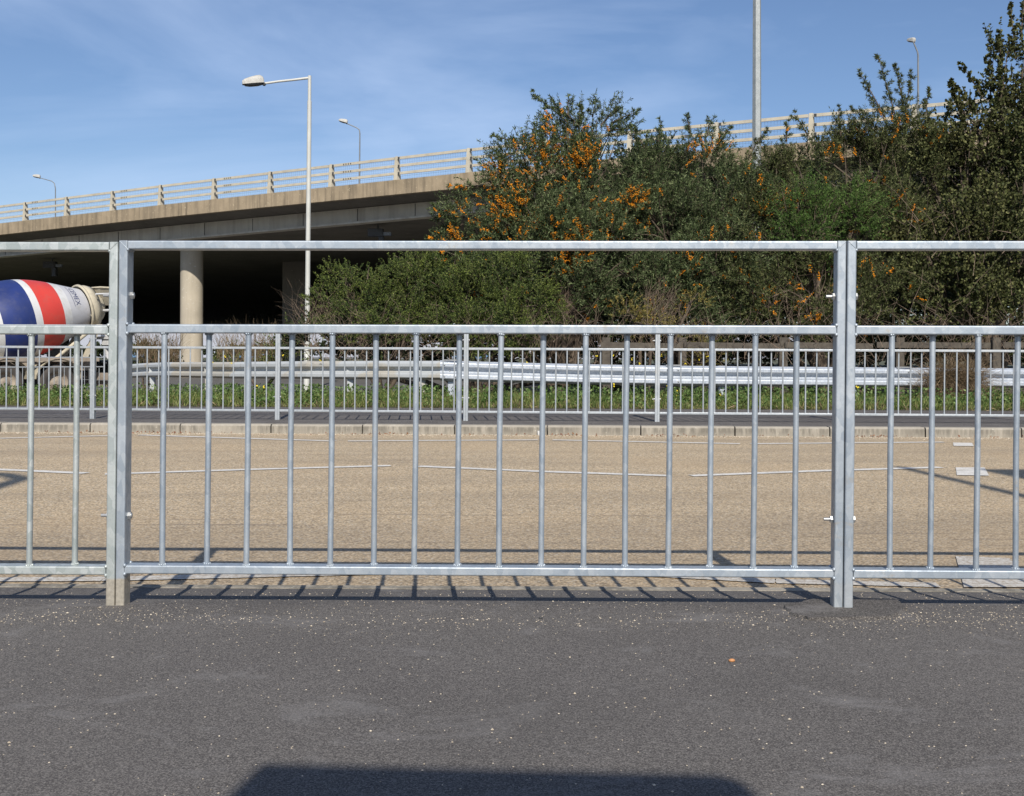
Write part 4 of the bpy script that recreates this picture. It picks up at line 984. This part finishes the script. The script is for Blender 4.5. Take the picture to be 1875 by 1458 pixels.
dead('dead_twigs', [(560, 600, 800, 670, 19.9, .5), (800, 600, 1100, 675, 19.9, .5)], 460, 'tangle of bare brown stems under the gorse bushes', 'dead brush', sp=.8)
dead('dead_twigs', [(1180, 540, 1230, 600, 20.7, .3), (1010, 560, 1040, 600, 20.9, .2)], 300, 'feathery brown dead twigs in front of the buckthorns, above the middle rail', 'dead brush', ang=(.3, 0, .9), sp=.45, r=.0035, L_=(.3, .6))
dead('dead_twigs', [(1100, 600, 1500, 680, 20.3, .4), (1500, 590, 1900, 690, 20.3, .4), (1180, 600, 1900, 670, 19.35, .15)], 520, 'bare brown stems behind the timber fence', 'dead brush', sp=.9)
dead('dead_twigs', [(1400, 520, 1540, 600, 21.0, .3)], 60, 'pale bare branches left of the right foreground posts', 'dead brush', sp=.9, r=.005)
dead('dead_twigs', [(1660, 380, 1880, 600, 21.0, .4)], 36, 'pale bare branches in the dark tree at the right', 'dead brush', sp=.9, r=.007, L_=(.5, 1.2))
dead('dead_twigs', [(540, 570, 640, 610, 20.2, .3)], 90, 'thin grey bare twigs at the foot of the white lamp column', 'dead brush', sp=.7, r=.003)
dead('dead_grass_heap', [(1690, 690, 1800, 745, 17.0, .4), (1715, 680, 1790, 700, 16.75, .05)], 2600, 'heap of brown dead grass spilling over the crash barrier at the right', 'dead grass', mat='drygrass', ang=(.1, 0, .3), sp=1.2, r=.004, L_=(.2, .55))
dead('dry_weeds', [(395, 640, 520, 668, 24.0, .6), (250, 645, 330, 672, 25.5, .4)], 700, 'dry brown weeds behind the crash barrier beside the round column', 'weeds', mat='drygrass', sp=.4, r=.005, L_=(.4, .8))
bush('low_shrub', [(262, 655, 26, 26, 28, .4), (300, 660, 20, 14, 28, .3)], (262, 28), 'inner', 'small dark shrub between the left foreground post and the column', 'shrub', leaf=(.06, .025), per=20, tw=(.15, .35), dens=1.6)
bush('low_shrub', [(440, 655, 50, 18, 27, .4), (520, 640, 40, 34, 24, .5)], (480, 26), 'gorse', 'low green shrub between the round column and the gorse', 'shrub', leaf=(.05, .02), per=20, tw=(.15, .4), dens=1.6)
# verge grass and weeds
n = 62000
X = rng.uniform(-11, 11, n); Y = 14.62 - .055*X + 4.0 * rng.random(n) ** 1.4
Z = np.array([verge_z(a, c) for a, c in zip(X, Y)]); patch = np.sin(X*1.9 + 2*np.sin(Y*2.2)) * np.sin(Y*1.3 + X*.7)
hh = np.minimum(rng.uniform(.06, .16, n) * (1 + .35*patch) * np.where(Y > 15.2, 1.1, .8), .2)
d = norm(np.array([0, 0, 1.0])[None] + rand_dirs(n) * .55)
gq = leaves(np.stack([X, Y, Z - .01], 1), d, hh, rng.uniform(.006, .013, n)); 
tag(quads_object('grass', gq, M['grass']), 'bright green grass along the verge behind the far guardrail', 'grass', kind='stuff')
n = 30000
cx_ = rng.uniform(-11, 11, 900); cy_ = 14.75 - .055*cx_ + 3.2 * rng.random(900) ** 1.2; ci = (900 * rng.random(n) ** 1.7).astype(int); chh = rng.uniform(.5, 1.5, 900)
X = cx_[ci] + rng.normal(size=n) * .09; Y = cy_[ci] + rng.normal(size=n) * .07; Z = np.minimum(np.abs(rng.normal(size=n)) * .08 * chh[ci] * (1 + (Y > 16) * .6), .19) + .01
d = norm(rand_dirs(n) * .8 + np.array([0, -.3, .5])); s_ = rng.uniform(.022, .05, n)
tag(quads_object('weeds', round_leaves(np.stack([X, Y, Z], 1), d, s_, s_ * .62), M['weed'], None, 6), 'broad leaved weeds growing among the verge grass', 'weeds', kind='stuff')
n = 5000
X = rng.uniform(-11, 11, n); Y = 14.6 - .055*X + rng.random(n) ** 2 * 1.2; d = norm(rand_dirs(n) + np.array([0, 0, .25]))
tag(quads_object('dry_grass', leaves(np.stack([X, Y, np.full(n, .012)], 1), d, rng.uniform(.05, .14, n), rng.uniform(.005, .01, n)), M['drygrass']), 'straw coloured dead stalks along the front edge of the verge', 'dead grass', kind='stuff')
b = MB()
for k in range(26):
    px = random.choice([random.uniform(1010, 1320), random.uniform(1180, 1420), random.uniform(380, 520), random.uniform(500, 1700)]); py = random.uniform(650, 668) if random.random() < .5 else random.uniform(705, 742)
    Yd = 19.3 if py < 680 else 15.6; p = W(px, py, Yd)
    for q in range(3): b.blob((p.x + random.uniform(-.02, .02), p.y, p.z + random.uniform(-.02, .02)), random.uniform(.007, .013), 5)
tag(b.build('yellow_flowers', M['flower']), 'scattered tiny yellow flowers in the verge', 'flowers', kind='stuff')
bld = empty('distant_building', (-40, 360, -.6)); M['bld'] = mat_simple('pale_cladding', (.36, .38, .44), (.33, .35, .41), .7, 0, .02)
b = MB(); b.box(-190, 120, 0, 60, 0, 9.4); b.build('wall', M['bld'], bld); b = MB(); b.box(-192, 122, -1.2, 61, 9.41, 10.0); b.build('roof', M['lamp_grey'], bld)
M['bluecl'] = mat_simple('blue_cladding', (.10, .22, .38), rough=.6)
for xx in (-150, -96, -60, 10, 70): b = MB(); b.box(xx, xx + 12, -.25, .1, 0, 2.2); b.build('loading_door', M['bluecl'], bld)
tag(bld, 'distant pale grey building glimpsed under the bridge', 'building')
# far tree line beyond the bridge
bush('distant_hedge', [(-40 + k*130, 655, 90, 12 + 5*(k % 3), 300, 6) for k in range(16)], (900, 300), 'inner', 'distant hedge line seen under the bridge', 'hedge', leaf=(1.2, .7), per=8, tw=(1, 2), dens=.015)

# ------------------------------------------------------------------ grit, stones, litter
def pebbles(name, X, Y, Z, R, mat, flat=.6):
    oc = np.array([[1,0,0],[0,1,0],[-1,0,0],[0,-1,0],[0,0,1],[0,0,-1]], float); tri = [(0,1,4),(1,2,4),(2,3,4),(3,0,4),(1,0,5),(2,1,5),(3,2,5),(0,3,5)]
    n = len(X); c = np.stack([X, Y, Z + R * flat * .5], 1); th = rng.uniform(0, 6.28, n); sx = rng.uniform(.7, 1.3, n)
    V = []
    for o in oc:
        x_, y_ = o[0]*sx, o[1]; V.append(c + np.stack([(x_*np.cos(th) - y_*np.sin(th))*R, (x_*np.sin(th) + y_*np.cos(th))*R, np.full(n, o[2])*R*flat], 1))
    return quads_object(name, np.concatenate([np.stack([V[i] for i in f], 1) for f in tri]), mat, None, 3)
n_ = N('pale_grit'); g_ = n_.node("ShaderNodeNewGeometry"); n_.color(n_.mix(g_.outputs['Random Per Island'], (.30, .24, .17), (.66, .58, .46))); n_.set(.7); M['grit'] = n_.m
X = np.concatenate([rng.uniform(-2.6, 2.6, 2600), rng.normal(-1.1, .22, 190), rng.normal(.98, .25, 260), rng.uniform(-2, 2, 900)])
Y = np.concatenate([rng.uniform(1.4, 3.4, 2600), rng.normal(2.99, .05, 190), rng.normal(3.0, .05, 260), rng.uniform(2.78, 3.4, 900)])
# drifts of grit in front of the posts
X = np.concatenate([X, rng.uniform(-1.5, 1.5, 500)]); Y = np.concatenate([Y, 2.93 + rng.normal(size=500) * .035])
Z = np.where(Y > 3.12, -.001 - (Y - 3.12) * .088, 0.0); ok = Y < 3.44
R = rng.uniform(.0010, .0024, len(X)) * np.where(rng.random(len(X)) < .07, 1.8, 1)
tag(pebbles('grit', X[ok], Y[ok], Z[ok], R[ok], M['grit']), 'pale grit scattered over the dark footway', 'grit', kind='stuff')
n = 5200; X = rng.uniform(-7, 7, n); Y = y_kerb(X) - np.abs(rng.normal(size=n)) * .13 - .01
tag(pebbles('road_grit', X, Y, np.full(n, ROADZ), rng.uniform(.003, .008, n), M['grit']), 'loose stones in the gutter along the far kerb', 'grit', kind='stuff')
n = 2600; X = rng.uniform(-3, 3, n); Y = y_near(X) + .06 + np.abs(rng.normal(size=n)) * .1
tag(pebbles('gutter_grit', X, Y, np.full(n, ROADZ), rng.uniform(.0015, .0035, n), M['grit']), 'loose stones in the near gutter', 'grit', kind='stuff')
M['stone'] = mat_simple('orange_stone', (.50, .24, .10), (.40, .18, .07), .6, 0, 60)
def stone(px, py, r, lb, mat, sc=(1.2, .9, .7)):
    p = G(px, py, 0); o = empty('stone', p); 
    b = MB(); b.blob((0, 0, r * .5), r, 10, sc=sc)
    b.v = [(x*(1 + .12*math.sin(9*y/r + 3*z/r)), y*(1 + .1*math.cos(5*x/r)), max(z, .0)) for x, y, z in b.v]
    C.objects.unlink(o); bpy.data.objects.remove(o); s_ = b.build('stone', mat); s_.location = p; tag(s_, lb, 'stone')
stone(1340, 1212, .0062, 'small orange pebble on the footway, lower right', M['stone'])
stone(990, 1133, .0042, 'small dark pebble on the footway below the middle of the panel', M['dark'])
M['deadleaf'] = mat_simple('brown_dead_leaf', (.16, .06, .03), (.22, .11, .05), .8, 0, 8)
n = 420; X = rng.uniform(-6, 6, n); cl = rng.uniform(-6, 6, 26); X[:320] = cl[rng.integers(0, 26, 320)] + rng.normal(size=320)*.12
Y = y_kerb(X) - np.abs(rng.normal(size=n)) * .06 - .02
tag(quads_object('leaf_litter', leaves(np.stack([X, Y, np.full(n, ROADZ + .01)], 1), norm(rand_dirs(n) + np.array([0, 0, .2])), rng.uniform(.012, .032, n), rng.uniform(.008, .018, n)), M['deadleaf']), 'brown leaf litter against the far kerb', 'leaf litter', kind='stuff')
p = G(987, 796, ROADZ); b = MB(); b.tube([(0, 0, 0), (0, 0, .045)], [.014, .017], 14); cup = b.build('paper_cup', M['t_white']); cup.location = (p.x, y_kerb(p.x) - .03, ROADZ)
tag(cup, 'tiny white carton standing against the far kerb', 'litter')
# patched tarmac round the right post foot and a low collar at the left foot
for nm, pts_, lb in (('tarmac_patch', [(1436, 1112), (1500, 1098), (1640, 1100), (1660, 1116), (1636, 1134), (1480, 1136), (1450, 1128)], 'right'),):
    P_ = [G(a, c, .0) for a, c in pts_]; cc = sum(P_, Vector()) / len(P_); ring = []
    for i, a in enumerate(P_):
        nx_ = P_[(i+1) % len(P_)]
        for q in range(5): v = a.lerp(nx_, q/5); v += (v - cc).normalized() * random.uniform(-.008, .008); ring.append(v)
    n = len(ring); b = MB(); top_ = [v + Vector((0, 0, .007)) - (v - cc)*.02 for v in ring]
    b.add(top_, [tuple(range(n))[::-1]]); b.add(ring + top_, [(i, (i+1) % n, n + (i+1) % n, n + i) for i in range(n)]); 
    o = b.build(nm, M['patch']); tag(o, kind='structure')
